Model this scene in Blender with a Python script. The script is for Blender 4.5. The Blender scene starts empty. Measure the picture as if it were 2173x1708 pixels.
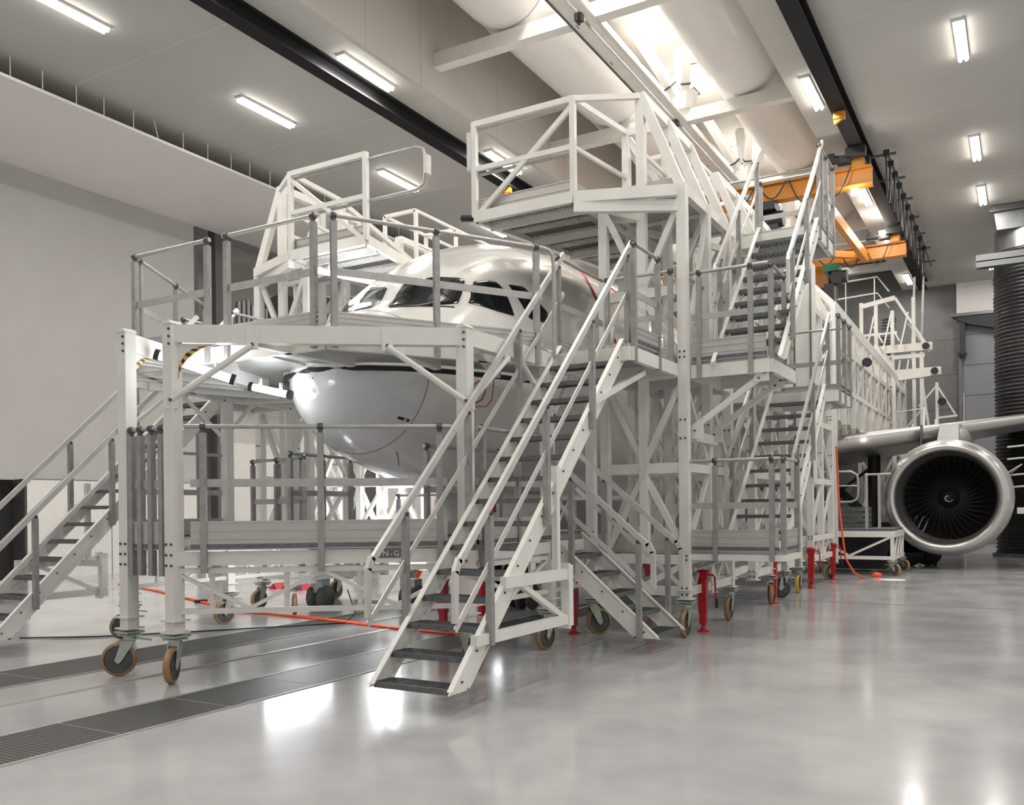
import bpy, bmesh, math, random
from mathutils import Vector, Matrix, geometry
random.seed(7)
scene = bpy.context.scene
COL = scene.collection
PI = math.pi

# ------------------------------------------------------------------ camera
IMG_W, IMG_H, FOC, CXP, CYP = 2173, 1708, 1882.0, 1086.5, 1080.0
YAW, ROLL = math.radians(30.0), math.radians(-0.62)
cam_d = bpy.data.cameras.new('camera'); cam = bpy.data.objects.new('camera', cam_d); COL.objects.link(cam)
cam_d.sensor_width = 36.0; cam_d.lens = FOC / IMG_W * 36.0
cam_d.shift_y = (CYP - IMG_H / 2) / IMG_W; cam_d.clip_end = 200
fw = Vector((-math.sin(YAW), math.cos(YAW), 0)); r0 = Vector((math.cos(YAW), math.sin(YAW), 0)); u0 = Vector((0, 0, 1))
rt = r0 * math.cos(ROLL) + u0 * math.sin(ROLL); up = -r0 * math.sin(ROLL) + u0 * math.cos(ROLL)
cam.matrix_world = Matrix(((rt.x, up.x, -fw.x, 0), (rt.y, up.y, -fw.y, 0), (rt.z, up.z, -fw.z, 1.6), (0, 0, 0, 1)))
scene.camera = cam

# ------------------------------------------------------------------ world, colour management, large lights
world = bpy.data.worlds.new('world'); scene.world = world; world.use_nodes = True
bg = world.node_tree.nodes['Background']; bg.inputs[0].default_value = (1.0, 0.975, 0.95, 1); bg.inputs[1].default_value = 0.33
scene.view_settings.view_transform = 'Standard'; scene.view_settings.look = 'None'
scene.view_settings.gamma = 1.0; scene.view_settings.use_curve_mapping = False
scene.view_settings.exposure = 1.02

# ------------------------------------------------------------------ materials
def nmat(name, color, rough=0.5, metal=0.0, noise=0.0, scale=6.0, bump=0.0, bscale=60.0, spec=0.5, coat=0.0, stretch=None, rvar=0.0):
    m = bpy.data.materials.new(name); m.use_nodes = True
    nt = m.node_tree; b = nt.nodes['Principled BSDF']
    b.inputs['Base Color'].default_value = (*color, 1); b.inputs['Roughness'].default_value = rough
    b.inputs['Metallic'].default_value = metal; b.inputs['Specular IOR Level'].default_value = spec
    b.inputs['Coat Weight'].default_value = coat
    tc = nt.nodes.new('ShaderNodeTexCoord'); src = tc.outputs['Object']
    if stretch:
        mp = nt.nodes.new('ShaderNodeMapping'); mp.inputs['Scale'].default_value = stretch
        nt.links.new(src, mp.inputs[0]); src = mp.outputs[0]
    if noise > 0 or rvar > 0:
        n = nt.nodes.new('ShaderNodeTexNoise'); n.inputs['Scale'].default_value = scale; n.inputs['Detail'].default_value = 5
        nt.links.new(src, n.inputs['Vector'])
        if noise > 0:
            mr = nt.nodes.new('ShaderNodeMapRange'); mr.inputs[3].default_value = 1 - noise; mr.inputs[4].default_value = 1 + noise
            mr.inputs[1].default_value = 0.3; mr.inputs[2].default_value = 0.7
            nt.links.new(n.outputs[0], mr.inputs[0])
            mx = nt.nodes.new('ShaderNodeMix'); mx.data_type = 'RGBA'; mx.blend_type = 'MULTIPLY'; mx.inputs[0].default_value = 1
            mx.inputs[6].default_value = (*color, 1); nt.links.new(mr.outputs[0], mx.inputs[7]); nt.links.new(mx.outputs[2], b.inputs['Base Color'])
        if rvar > 0:
            mr2 = nt.nodes.new('ShaderNodeMapRange'); mr2.inputs[3].default_value = max(0.02, rough - rvar); mr2.inputs[4].default_value = rough + rvar
            mr2.inputs[1].default_value = 0.3; mr2.inputs[2].default_value = 0.7
            nt.links.new(n.outputs[0], mr2.inputs[0]); nt.links.new(mr2.outputs[0], b.inputs['Roughness'])
    if bump > 0:
        n2 = nt.nodes.new('ShaderNodeTexNoise'); n2.inputs['Scale'].default_value = bscale
        bp = nt.nodes.new('ShaderNodeBump'); bp.inputs['Strength'].default_value = bump; bp.inputs['Distance'].default_value = 0.01
        nt.links.new(src, n2.inputs['Vector']); nt.links.new(n2.outputs[0], bp.inputs['Height']); nt.links.new(bp.outputs[0], b.inputs['Normal'])
    return m
def emit(name, color, strength):
    m = bpy.data.materials.new(name); m.use_nodes = True; b = m.node_tree.nodes['Principled BSDF']
    b.inputs['Base Color'].default_value = (*color, 1); b.inputs['Emission Color'].default_value = (*color, 1); b.inputs['Emission Strength'].default_value = strength
    return m
M = {}
M['white'] = nmat('white_powder_coat', (0.74, 0.725, 0.68), 0.38, noise=0.05, scale=3)
M['alu'] = nmat('brushed_aluminium', (0.50, 0.485, 0.46), 0.45, 0.5, noise=0.08, scale=5, stretch=(1, 1, 6), rvar=.06)
M['rail'] = nmat('galvanised_steel_rail', (0.45, 0.44, 0.42), 0.44, 0.55, noise=0.10, scale=14, rvar=.06)
M['postgrey'] = nmat('galvanised_post', (0.34, 0.335, 0.32), 0.5, 0.5, noise=0.12, scale=10)
M['stairrail'] = nmat('anodised_stair_rail', (0.62, 0.605, 0.58), 0.36, 0.4, noise=0.05, scale=8)
M['tread'] = nmat('galvanised_grating', (0.15, 0.158, 0.16), 0.52, 0.6, noise=0.2, scale=25)
M['darksteel'] = nmat('dark_steel', (0.16, 0.16, 0.17), 0.45, 0.7, noise=0.2, scale=20)
M['black'] = nmat('black_rubber', (0.018, 0.018, 0.02), 0.55, noise=0.2, scale=30)
M['beamblack'] = nmat('black_painted_steel', (0.016, 0.016, 0.016), 0.65, spec=.2, noise=0.15, scale=2)
M['tyre'] = nmat('tan_polyurethane_tyre', (0.33, 0.20, 0.09), 0.5, noise=0.15, scale=12)
M['tyreyellow'] = nmat('yellow_polyurethane_tyre', (0.62, 0.38, 0.05), 0.5, noise=0.15, scale=12)
M['hub'] = nmat('dark_wheel_hub', (0.085, 0.087, 0.08), 0.55, 0.2, noise=0.2, scale=12)
M['fork'] = nmat('zinc_fork', (0.42, 0.47, 0.42), 0.4, 0.6, noise=0.12, scale=20)
M['red'] = nmat('red_paint', (0.46, 0.008, 0.014), 0.35, noise=0.1, scale=10)
M['orange'] = nmat('orange_crane_paint', (0.52, 0.195, 0.012), 0.45, noise=0.06, scale=3)
M['orangecord'] = nmat('orange_hose', (0.80, 0.09, 0.02), 0.45)
M['green'] = nmat('green_motor_paint', (0.02, 0.16, 0.09), 0.4)
M['bolt'] = nmat('bolt_steel', (0.11, 0.11, 0.11), 0.4, 0.8)
M['fuselage'] = nmat('gloss_white_aircraft_paint', (0.74, 0.725, 0.69), 0.20, coat=0.7, noise=0.03, scale=1.2)
M['radome'] = nmat('radome_paint', (0.70, 0.70, 0.70), 0.24, coat=0.6, noise=0.03, scale=1.5)
M['redline'] = nmat('red_marking', (0.5, 0.01, 0.03), 0.4)
M['glass'] = nmat('cockpit_glass', (0.008, 0.009, 0.010), 0.10, spec=0.35)
M['navy'] = nmat('navy_livery_paint', (0.02, 0.02, 0.08), 0.3)
M['lip'] = nmat('polished_inlet_lip', (0.56, 0.54, 0.52), 0.30, 0.9, noise=0.04, scale=2, rvar=.05)
M['nacelle'] = nmat('nacelle_paint', (0.44, 0.43, 0.41), 0.35, 0.3)
M['inletliner'] = nmat('inlet_acoustic_liner', (0.13, 0.13, 0.13), 0.5, 0.2)
M['fan'] = nmat('fan_blade_titanium', (0.035, 0.033, 0.030), 0.5, 0.6)
M['wing'] = nmat('bare_wing_slat', (0.40, 0.385, 0.37), 0.40, 0.7, noise=0.03, scale=1.5)
M['wingpaint'] = nmat('wing_grey_paint', (0.30, 0.30, 0.30), 0.4, noise=0.05)
M['galvduct'] = nmat('galvanised_duct', (0.26, 0.265, 0.265), 0.42, 0.8, noise=0.12, scale=3, rvar=.06)
M['wallgrey'] = nmat('grey_wall_panel', (0.50, 0.49, 0.47), 0.75, noise=0.03, scale=1.5)
M['walldark'] = nmat('dark_grey_wall_panel', (0.125, 0.125, 0.122), 0.7, noise=0.06, scale=1.5)
M['wallwhite'] = nmat('white_wall_panel', (0.80, 0.785, 0.75), 0.6, noise=0.03)
M['ceil'] = nmat('ceiling_panel', (0.50, 0.49, 0.465), 0.7, noise=0.03, scale=.8)
M['soffit'] = nmat('soffit_panel', (0.82, 0.79, 0.755), 0.6, noise=0.02, scale=.8)
M['recess'] = nmat('recess_panel', (0.60, 0.575, 0.53), 0.6, noise=0.02, scale=.8)
M['fabric'] = nmat('white_fabric_duct', (0.80, 0.78, 0.76), 0.30, noise=0.02)
M['dark'] = nmat('dark_void', (0.03, 0.028, 0.025), 0.8)
M['cable'] = nmat('black_cable', (0.02, 0.02, 0.02), 0.5)
M['seam'] = nmat('panel_seam', (0.60, 0.58, 0.54), 0.7)
M['darkseam'] = nmat('joint_sealant', (0.16, 0.16, 0.16), 0.7)
M['brick'] = nmat('dark_block', (0.07, 0.065, 0.06), 0.8, noise=.2)
M['tube'] = emit('fluorescent_tube', (1.0, 0.955, 0.88), 9.0)
M['tubecool'] = emit('cool_work_tube', (0.93, 0.96, 1.0), 9.0)
M['lamphead'] = emit('crane_lamp', (1.0, 0.96, 0.88), 20.0)
M['wood'] = nmat('bare_crate', (0.45, 0.38, 0.30), 0.7, noise=.1)

def grate_mat(name, dark, light, sx, sy):
    m = nmat(name, dark, 0.45, 0.5); nt = m.node_tree; b = nt.nodes['Principled BSDF']
    tc = nt.nodes.new('ShaderNodeTexCoord'); sep = nt.nodes.new('ShaderNodeSeparateXYZ'); nt.links.new(tc.outputs['Object'], sep.inputs[0])
    outs = []
    for ax, sc, wd in ((0, sx, .24), (1, sy, .24)):
        a = nt.nodes.new('ShaderNodeMath'); a.operation = 'MULTIPLY'; a.inputs[1].default_value = sc; nt.links.new(sep.outputs[ax], a.inputs[0])
        f = nt.nodes.new('ShaderNodeMath'); f.operation = 'FRACT'; nt.links.new(a.outputs[0], f.inputs[0])
        g = nt.nodes.new('ShaderNodeMath'); g.operation = 'LESS_THAN'; g.inputs[1].default_value = wd; nt.links.new(f.outputs[0], g.inputs[0]); outs.append(g)
    mxm = nt.nodes.new('ShaderNodeMath'); mxm.operation = 'MAXIMUM'; nt.links.new(outs[0].outputs[0], mxm.inputs[0]); nt.links.new(outs[1].outputs[0], mxm.inputs[1])
    mx = nt.nodes.new('ShaderNodeMix'); mx.data_type = 'RGBA'; mx.inputs[6].default_value = (*dark, 1); mx.inputs[7].default_value = (*light, 1)
    nt.links.new(mxm.outputs[0], mx.inputs[0]); nt.links.new(mx.outputs[2], b.inputs['Base Color'])
    return m
M['grate'] = grate_mat('floor_grating', (0.025, 0.025, 0.022), (0.20, 0.20, 0.185), 30, 24)
M['checker'] = None
def checker_plate():
    m = nmat('aluminium_tread_plate', (0.40, 0.41, 0.40), 0.38, 0.6); nt = m.node_tree; b = nt.nodes['Principled BSDF']
    tc = nt.nodes.new('ShaderNodeTexCoord'); mp = nt.nodes.new('ShaderNodeMapping'); mp.inputs['Rotation'].default_value = (0, 0, .78); mp.inputs['Scale'].default_value = (16, 34, 1)
    ck = nt.nodes.new('ShaderNodeTexChecker'); ck.inputs['Scale'].default_value = 1.0
    ck.inputs['Color1'].default_value = (.36, .37, .36, 1); ck.inputs['Color2'].default_value = (.47, .475, .46, 1)
    bp = nt.nodes.new('ShaderNodeBump'); bp.inputs['Strength'].default_value = .5; bp.inputs['Distance'].default_value = .004
    nt.links.new(tc.outputs['Object'], mp.inputs[0]); nt.links.new(mp.outputs[0], ck.inputs[0]); nt.links.new(ck.outputs[0], b.inputs['Base Color'])
    nt.links.new(ck.outputs[1], bp.inputs['Height']); nt.links.new(bp.outputs[0], b.inputs['Normal'])
    return m
M['checker'] = checker_plate()
def hazard():
    m = nmat('hazard_tape', (0.8, 0.4, 0.02), .5); nt = m.node_tree; b = nt.nodes['Principled BSDF']
    uv = nt.nodes.new('ShaderNodeUVMap'); sep = nt.nodes.new('ShaderNodeSeparateXYZ'); nt.links.new(uv.outputs[0], sep.inputs[0])
    ad = nt.nodes.new('ShaderNodeMath'); ad.operation = 'ADD'; nt.links.new(sep.outputs[0], ad.inputs[0]); nt.links.new(sep.outputs[1], ad.inputs[1])
    f = nt.nodes.new('ShaderNodeMath'); f.operation = 'FRACT'; nt.links.new(ad.outputs[0], f.inputs[0])
    g = nt.nodes.new('ShaderNodeMath'); g.operation = 'LESS_THAN'; g.inputs[1].default_value = .5; nt.links.new(f.outputs[0], g.inputs[0])
    mx = nt.nodes.new('ShaderNodeMix'); mx.data_type = 'RGBA'; mx.inputs[6].default_value = (.75, .38, .03, 1); mx.inputs[7].default_value = (.015, .015, .015, 1)
    nt.links.new(g.outputs[0], mx.inputs[0]); nt.links.new(mx.outputs[2], b.inputs['Base Color'])
    return m
M['hazard'] = hazard()
def floor_mat():
    m = nmat('polished_epoxy_floor', (0.47, 0.465, 0.455), 0.16, spec=0.55); nt = m.node_tree; b = nt.nodes['Principled BSDF']
    tc = nt.nodes.new('ShaderNodeTexCoord')
    n = nt.nodes.new('ShaderNodeTexNoise'); n.inputs['Scale'].default_value = .9; n.inputs['Detail'].default_value = 3.5; n.inputs['Roughness'].default_value = .6
    nt.links.new(tc.outputs['Object'], n.inputs['Vector'])
    cr = nt.nodes.new('ShaderNodeValToRGB'); cr.color_ramp.elements[0].position = .3; cr.color_ramp.elements[0].color = (.375, .375, .380, 1)
    cr.color_ramp.elements[1].position = .7; cr.color_ramp.elements[1].color = (.515, .512, .508, 1)
    nt.links.new(n.outputs[0], cr.inputs[0]); nt.links.new(cr.outputs[0], b.inputs['Base Color'])
    n3 = nt.nodes.new('ShaderNodeTexNoise'); n3.inputs['Scale'].default_value = 1.1; n3.inputs['Detail'].default_value = 2; nt.links.new(tc.outputs['Object'], n3.inputs['Vector'])
    mr = nt.nodes.new('ShaderNodeMapRange'); mr.inputs[1].default_value = .3; mr.inputs[2].default_value = .7; mr.inputs[3].default_value = .12; mr.inputs[4].default_value = .18
    nt.links.new(n3.outputs[0], mr.inputs[0]); nt.links.new(mr.outputs[0], b.inputs['Roughness'])
    return m
M['floor'] = floor_mat()

# ------------------------------------------------------------------ mesh helpers
class MB:
    """collects shapes into one mesh; all coordinates are world coordinates"""
    def __init__(s, mirror=None): s.v = []; s.f = []; s.sm = []; s.uv = {}; s.mirror = mirror
    def _add(s, vs, fs, smooth=False):
        n = len(s.v)
        if s.mirror is not None:
            vs = [(s.mirror - x, y, z) for x, y, z in vs]; fs = [tuple(reversed(f)) for f in fs]
        s.v += [tuple(v) for v in vs]; s.f += [tuple(i + n for i in f) for f in fs]; s.sm += [smooth] * len(fs)
    def hexa(s, c): s._add(c, [(0, 3, 2, 1), (4, 5, 6, 7), (0, 1, 5, 4), (1, 2, 6, 5), (2, 3, 7, 6), (3, 0, 4, 7)]); return s
    def box(s, x0, x1, y0, y1, z0, z1):
        return s.hexa([(x0, y0, z0), (x1, y0, z0), (x1, y1, z0), (x0, y1, z0), (x0, y0, z1), (x1, y0, z1), (x1, y1, z1), (x0, y1, z1)])
    def bar(s, p, q, w=.1, h=None, upv=(0, 0, 1), roll=None):
        """rectangular bar from p to q, w sideways, h along the up direction"""
        h = h or w; p = Vector(p); q = Vector(q); d = (q - p).normalized(); u = Vector(upv)
        if abs(d.dot(u)) > .98: u = Vector((0, 1, 0)) if roll is None else Vector(roll)
        a = d.cross(u).normalized() * (w / 2); b = a.cross(d).normalized() * (h / 2)
        c = [p - a - b, p + a - b, p + a + b, p - a + b, q - a - b, q + a - b, q + a + b, q - a + b]
        return s.hexa([tuple(v) for v in c])
    def tube(s, pts, r=.02, n=10, caps=True, closed=False):
        pts = [Vector(p) for p in pts]; rings = []; u = None; N = len(pts)
        for i, p in enumerate(pts):
            a = pts[(i - 1) % N] if (i > 0 or closed) else p; b = pts[(i + 1) % N] if (i < N - 1 or closed) else p
            d = (b - a).normalized()
            if u is None: u = d.orthogonal().normalized()
            u = (u - d * u.dot(d)).normalized(); w = d.cross(u)
            rings.append([tuple(p + (u * math.cos(2 * PI * k / n) + w * math.sin(2 * PI * k / n)) * (r if not isinstance(r, (list, tuple)) else r[i])) for k in range(n)])
        vs = [v for rg in rings for v in rg]; fs = []
        for i in range(N if closed else N - 1):
            j = (i + 1) % N
            for k in range(n): fs.append((i * n + k, i * n + (k + 1) % n, j * n + (k + 1) % n, j * n + k))
        s._add(vs, fs, True)
        if caps and not closed:
            s._add(rings[0], [tuple(range(n - 1, -1, -1))]); s._add(rings[-1], [tuple(range(n))])
        return s
    def cyl(s, p, q, r, n=16): return s.tube([p, q], r, n)
    def prism(s, poly, d):
        """extrude a 3D polygon by the vector d"""
        n = len(poly); d = Vector(d); a = [tuple(Vector(p)) for p in poly]; b = [tuple(Vector(p) + d) for p in poly]
        s._add(a + b, [tuple(range(n - 1, -1, -1)), tuple(range(n, 2 * n))] + [(i, (i + 1) % n, n + (i + 1) % n, n + i) for i in range(n)]); return s
    def plate(s, poly, z, t): return s.prism([(x, y, z) for x, y in poly], (0, 0, t))
    def lathe(s, c, axis, prof, n=48, smooth=True):
        """prof: (distance along the axis, radius)"""
        c = Vector(c); ax = Vector(axis).normalized(); u = ax.orthogonal().normalized(); w = ax.cross(u); vs = []; fs = []
        for a, r in prof:
            for k in range(n): vs.append(tuple(c + ax * a + (u * math.cos(2 * PI * k / n) + w * math.sin(2 * PI * k / n)) * r))
        for i in range(len(prof) - 1):
            for k in range(n): fs.append((i * n + k, i * n + (k + 1) % n, (i + 1) * n + (k + 1) % n, (i + 1) * n + k))
        s._add(vs, fs, smooth); return s
    def data(s, name, mat, origin=(0, 0, 0)):
        me = bpy.data.meshes.new(name); o = origin
        me.from_pydata([(x - o[0], y - o[1], z - o[2]) for x, y, z in s.v], [], s.f)
        me.polygons.foreach_set('use_smooth', s.sm); me.materials.append(M[mat] if isinstance(mat, str) else mat); me.update()
        return me

def link(o, parent=None):
    COL.objects.link(o)
    if parent is not None: o.parent = parent
    return o
def tag(o, label=None, cat=None, group=None, kind=None):
    if label: o['label'] = label
    if cat: o['category'] = cat
    if group: o['group'] = group
    if kind: o['kind'] = kind
    return o
class Thing:
    """an Empty at the thing's base with its parts as children"""
    def __init__(s, name, label, cat, loc, group=None, mirror=None):
        s.mirror = mirror
        if mirror is not None: loc = (mirror - loc[0], loc[1], loc[2])
        s.loc = loc; s.o = link(bpy.data.objects.new(name, None)); s.o.location = loc; s.o.empty_display_size = .2
        tag(s.o, label, cat, group)
    def mb(s): return MB(s.mirror)
    def add(s, name, mb, mat, parent=None, label=None):
        o = bpy.data.objects.new(name, mb.data(name, mat, s.loc)); link(o, parent or s.o)
        if label: o['label'] = label
        return o
    def bar(s, name, p, q, w=.1, h=None, mat='white', parent=None, upv=(0, 0, 1), roll=None):
        return s.add(name, s.mb().bar(p, q, w, h, upv, roll), mat, parent)
    def tube(s, name, pts, r, mat, parent=None, n=10): return s.add(name, s.mb().tube(pts, r, n), mat, parent)
def solo(name, mb, mat, label=None, cat=None, group=None, kind=None, origin=None):
    o = origin or (mb.v[0] if kind != 'structure' else (0, 0, 0))
    ob = bpy.data.objects.new(name, mb.data(name, mat, o)); ob.location = o; link(ob)
    return tag(ob, label, cat, group, kind)
def struct(name, mb, mat, parent=None):
    ob = bpy.data.objects.new(name, mb.data(name, mat)); link(ob, parent)
    if parent is None: ob['kind'] = 'structure'
    return ob
def copy_tree(o, parent=None):
    c = o.copy(); COL.objects.link(c)
    if parent is not None: c.parent = parent
    for ch in list(o.children): copy_tree(ch, c)
    return c
def lerp(a, b, t): return tuple(a[i] + (b[i] - a[i]) * t for i in range(len(a)))

# ------------------------------------------------------------------ the hall
ZC = 10.4                                   # main ceiling height
XW, YB = -20.9, 39.6                        # left wall, back wall
struct('floor', MB().box(-21.2, 13, -7, 40, -.12, 0), 'floor')
def flat_strip(x0, x1, y0, y1, z0, z1): return MB().box(x0, x1, y0, y1, z0, z1)
for x0, x1 in ((-6.40, -5.64), (-9.03, -8.15)):
    g = struct('trim_1' if x0 > -7 else 'trim_2', flat_strip(x0, x1, -3, 30, 0, .004), 'grate')
    e = MB()
    for a in (x0, x1): e.box(a - .018, a + .018, -3, 30, 0, .007)
    y = -2.0
    while y < 22: e.box(x0, x1, y - .004, y + .004, .004, .006); y += 1.02
    struct('grate_edge', e, 'rail', g)
e = MB().box(-7.43, -7.385, -3, 30, 0, .005)
g = struct('trim_3', e, 'rail'); struct('guide_line', MB().box(-7.46, -7.437, -3, 30, 0, .003), nmat('faded_orange_line', (.62, .27, .18), .4), g)
struct('trim_4', MB().box(-5.6, 9, 15.35, 15.40, 0, .003), 'darkseam')

# left wall: white lower panels, grey upper field, door, dark recess further back
w = struct('wall_left', MB().box(XW - .2, XW, -7, 17.8, 2.45, ZC), 'wallgrey')
struct('lower_panel', MB().box(XW - .2, XW + .015, 12.72, 17.8, 0, 2.45).box(XW - .2, XW + .015, -7, 11.4, 0, 2.45), 'wallwhite', w)
struct('panel_joint', MB().box(XW, XW + .02, 12.7, 17.8, 2.44, 2.462).box(XW, XW + .02, 15.0, 15.02, 0, 2.44).box(XW, XW + .02, 16.4, 16.42, 0, 2.44), 'darkseam', w)
d = struct('door_1', MB().box(XW - .6, XW - .5, 11.2, 12.9, 0, 2.45), 'dark')
struct('door_reveal', MB().box(XW - .5, XW, 12.66, 12.72, 0, 2.45).box(XW - .5, XW, 11.36, 11.4, 0, 2.45), 'brick', d)
struct('wall_left_rear', MB().box(XW - 2.0, XW - 1.8, 17.8, YB, 0, ZC), 'wallgrey')
struct('wall_left_return', MB().box(XW - 1.8, XW, 17.8, 17.95, 0, ZC), 'walldark')
struct('pillar_left', MB().box(XW - .3, XW, 18.6, 19.2, 0, ZC), 'walldark')
w = struct('wall_left_lower', MB().box(XW - .3, XW - .1, 19.2, YB, 0, 5.0), 'wallwhite')
struct('pillar_left_rear', MB().box(XW - .3, XW, 24.9, 26.2, 0, ZC), 'walldark')
# back wall with a big sectional door
w = struct('wall_back', MB().box(-23, 13, YB, YB + .2, 0, 14), 'walldark')
j = MB()
for z in (1.2, 2.6, 4.0, 5.4, 6.8, 8.2, 9.6): j.box(-9, 13, YB - .01, YB, z, z + .02)
struct('panel_joint', j, nmat('wall_joint', (.11, .11, .11), .7), w)
struct('white_panel', MB().box(-2.26, -.2, YB - .05, YB, 9.2, ZC), 'wallwhite', w)
dr = struct('door_2', MB().box(-2.1, 2.9, YB - .08, YB, 0, 8.7), nmat('grey_sectional_door', (.20, .205, .21), .5))
j = MB()
for z in (1.1, 2.3, 3.5, 4.7, 5.9, 7.1, 8.3): j.box(-2.1, 2.9, YB - .09, YB - .08, z, z + .03)
struct('section_joint', j, 'walldark', dr)
struct('door_rail', MB().box(-2.2, -2.08, YB - .18, YB, 0, 8.8), 'darksteel', dr)
struct('door_edge_seal', MB().box(-2.05, -2.02, YB - .1, YB, 0, 6), 'wallwhite', dr)

# ceiling with the raised bay over the aircraft
XL, XR, ZR = -10.87, -4.23, 13.32
struct('ceiling', MB().box(XW - 2, XL, -7, YB, ZC, ZC + .1), 'ceil')
struct('ceiling_right', MB().box(XR, 13, -7, YB, ZC, ZC + .1), 'ceil')
struct('ceiling_raised_bay', MB().box(XL, XR, -7, YB, ZR, ZR + .1), 'recess')
b1 = struct('wall_bay_left', MB().box(XL - .08, XL - .001, -7, YB, ZC + .01, ZR), 'recess')
jm = MB()
for y in (13.4, 15.2, 18.3, 21.9, 25.5, 29.1): jm.box(XL, XL + .006, y, y + .03, ZC, ZR)
struct('panel_joint', jm, 'seam', b1)
struct('wall_bay_right', MB().box(XR + .001, XR + .08, -7, YB, ZC + .01, ZR), 'recess')
struct('wall_bay_back', MB().box(XL, XR, YB - .1, YB, ZC + .01, ZR), 'walldark')
jm = MB()
for y in (11.3, 15.7, 20.1, 24.5, 28.9, 33.3): jm.box(XW, XL, y, y + .03, ZC - .004, ZC)
for y in (7, 12, 17, 22, 27.3, 32.5): jm.box(XR, 13, y, y + .03, ZC - .004, ZC)
struct('trim_5', jm, 'seam')
# lowered panel strip along the left wall, hung on rods
sf = solo('hanging_soffit', MB().box(XW, -16.78, -7, YB, 9.96, 10.02), 'soffit', 'long pale lowered ceiling panel hung on thin rods along the left wall', 'soffit')
sf['kind'] = 'structure'; sf.name = 'ceiling_lowered_strip'
rods = Thing('hanger_rod_row', 'row of thin white hanger rods above the lowered ceiling strip', 'hanger rods', (-16.8, 9.8, ZC))
for i in range(26):
    y = 6.6 + i * .68 + random.uniform(-.05, .05)
    tilt = .12 if i == 10 else 0
    rods.tube('rod', [(-16.8, y, 10.02), (-16.8, y - tilt, ZC)], .011, 'wallwhite', n=6)

# overhead black crane runways
def runway(x0, x1, lab):
    T = Thing('crane_runway_beam', lab, 'beam', (x0, -6, 10.05))
    T.add('bottom_flange', T.mb().box(x0, x1, -6, 38.4, 10.05, 10.085), 'beamblack')
    xm = (x0 + x1) / 2
    T.add('web', T.mb().box(xm - .02, xm + .02, -6, 38.4, 10.085, 10.36), 'beamblack')
    T.add('top_flange', T.mb().box(x0, x1, -6, 38.4, 10.36, 10.4), 'beamblack')
runway(-11.85, -11.55, 'long black crane runway beam on the left side of the ceiling')
runway(-3.52, -3.20, 'long black crane runway beam on the right side of the ceiling')

# lamps: twin-tube fittings
def ceiling_lamp(x, y, z, length, lab, grp, power, w=.20, proto=[None]):
    T = Thing('ceiling_lamp', lab, 'ceiling lamp', (x, y, z), grp)
    T.add('housing', T.mb().box(x - w / 2, x + w / 2, y, y + length, z - .05, z), 'wallwhite')
    for s in (-1, 1): T.tube('lamp_tube', [(x + s * w * .27, y + .03, z - .08), (x + s * w * .27, y + length - .03, z - .08)], .036, 'tube', n=8)
    ld = bpy.data.lights.new('lamp_light', 'AREA'); ld.shape = 'RECTANGLE'; ld.size = w; ld.size_y = length; ld.energy = power; ld.color = (1, .965, .92)
    lo = bpy.data.objects.new('lamp_light', ld); link(lo, T.o); lo.location = (0, length / 2, -.13)
    return T
LP = 62
def lamp_row(x, z, length, pw, w, ys, where, grp, skip):
    order = ['nearest', 'second', 'third', 'fourth', 'fifth', 'sixth', 'farthest']
    for i, y in enumerate(ys):
        lab = ('twin-tube ceiling lamp ' + where + ', outside the photo') if i < skip else (order[i - skip] + ' visible twin-tube lamp ' + where)
        ceiling_lamp(x, y, z, length, lab, grp, pw, w)
lamp_row(-14.3, ZC, 1.6, LP, .20, (4.5, 8.7, 13.4, 18.15, 22.9, 27.6, 32.3), 'on the left ceiling panel', 'lamps on the left ceiling', 1)
lamp_row(-11.30, ZC, 1.6, LP, .20, (-1.5, 3.4, 8.3, 13.15, 18.55, 23.3, 28.0), 'tucked against the left black runway beam', 'lamps beside the left runway beam', 3)
lamp_row(-.95, ZC, 1.6, LP * .8, .20, (3.0, 8.0, 13.0, 18.0, 23.85, 27.7, 35.9), 'on the right ceiling panel', 'lamps on the right ceiling', 3)
lamp_row(-3.82, ZC, 1.6, LP * .7, .20, (8.5, 13.6, 18.75, 26.0, 31.0, 36.7), 'beside the right black runway beam', 'lamps beside the right runway beam', 2)
lamp_row(-7.38, 13.3, 1.7, LP * 1.15, .34, (3.0, 9.0, 13.9, 19.2, 22.75, 28.0, 33.6), 'high in the raised bay over the aircraft', 'lamps in the raised bay', 3)
for i, (x, y) in enumerate(((4.5, 2), (4.5, 9), (4.5, 16), (4.5, 23), (4.5, 31), (9.5, 6), (9.5, 18), (9.5, 30))):
    ceiling_lamp(x, y, ZC, 1.6, 'twin-tube lamp of the far right ceiling, outside the photo', 'lamps on the far right ceiling', LP)

# white cross beams, centre rail, star struts and fabric ducts in the raised bay
for i, y in enumerate((5.0, 10.4, 15.8, 21.2, 26.8, 32.4, 38.6)):
    o = solo('cross_beam', MB().box(XL, XR, y - .13, y + .13, 11.08, 11.38), 'white', ('first unseen', 'second unseen', 'nearest visible', 'second visible', 'third visible', 'fourth visible', 'farthest')[i] + ' white steel beam crossing the raised ceiling bay', 'beam', 'cross beams in the raised bay')
R_ = Thing('centre_rail', 'white hanging rail running lengthways below the cross beams over the aircraft', 'rail', (-7.4, -6, 11))
R_.add('rail_body', R_.mb().box(-7.52, -7.28, -6, 36, 10.98, 11.06), 'white')
R_.add('rail_slot', R_.mb().box(-7.56, -7.52, -6, 36, 10.96, 11.0), 'darksteel')
R_.add('cover_tube', R_.mb().cyl((-7.16, -6, 11.06), (-7.16, 36, 11.06), .09, 14), 'white')
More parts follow.
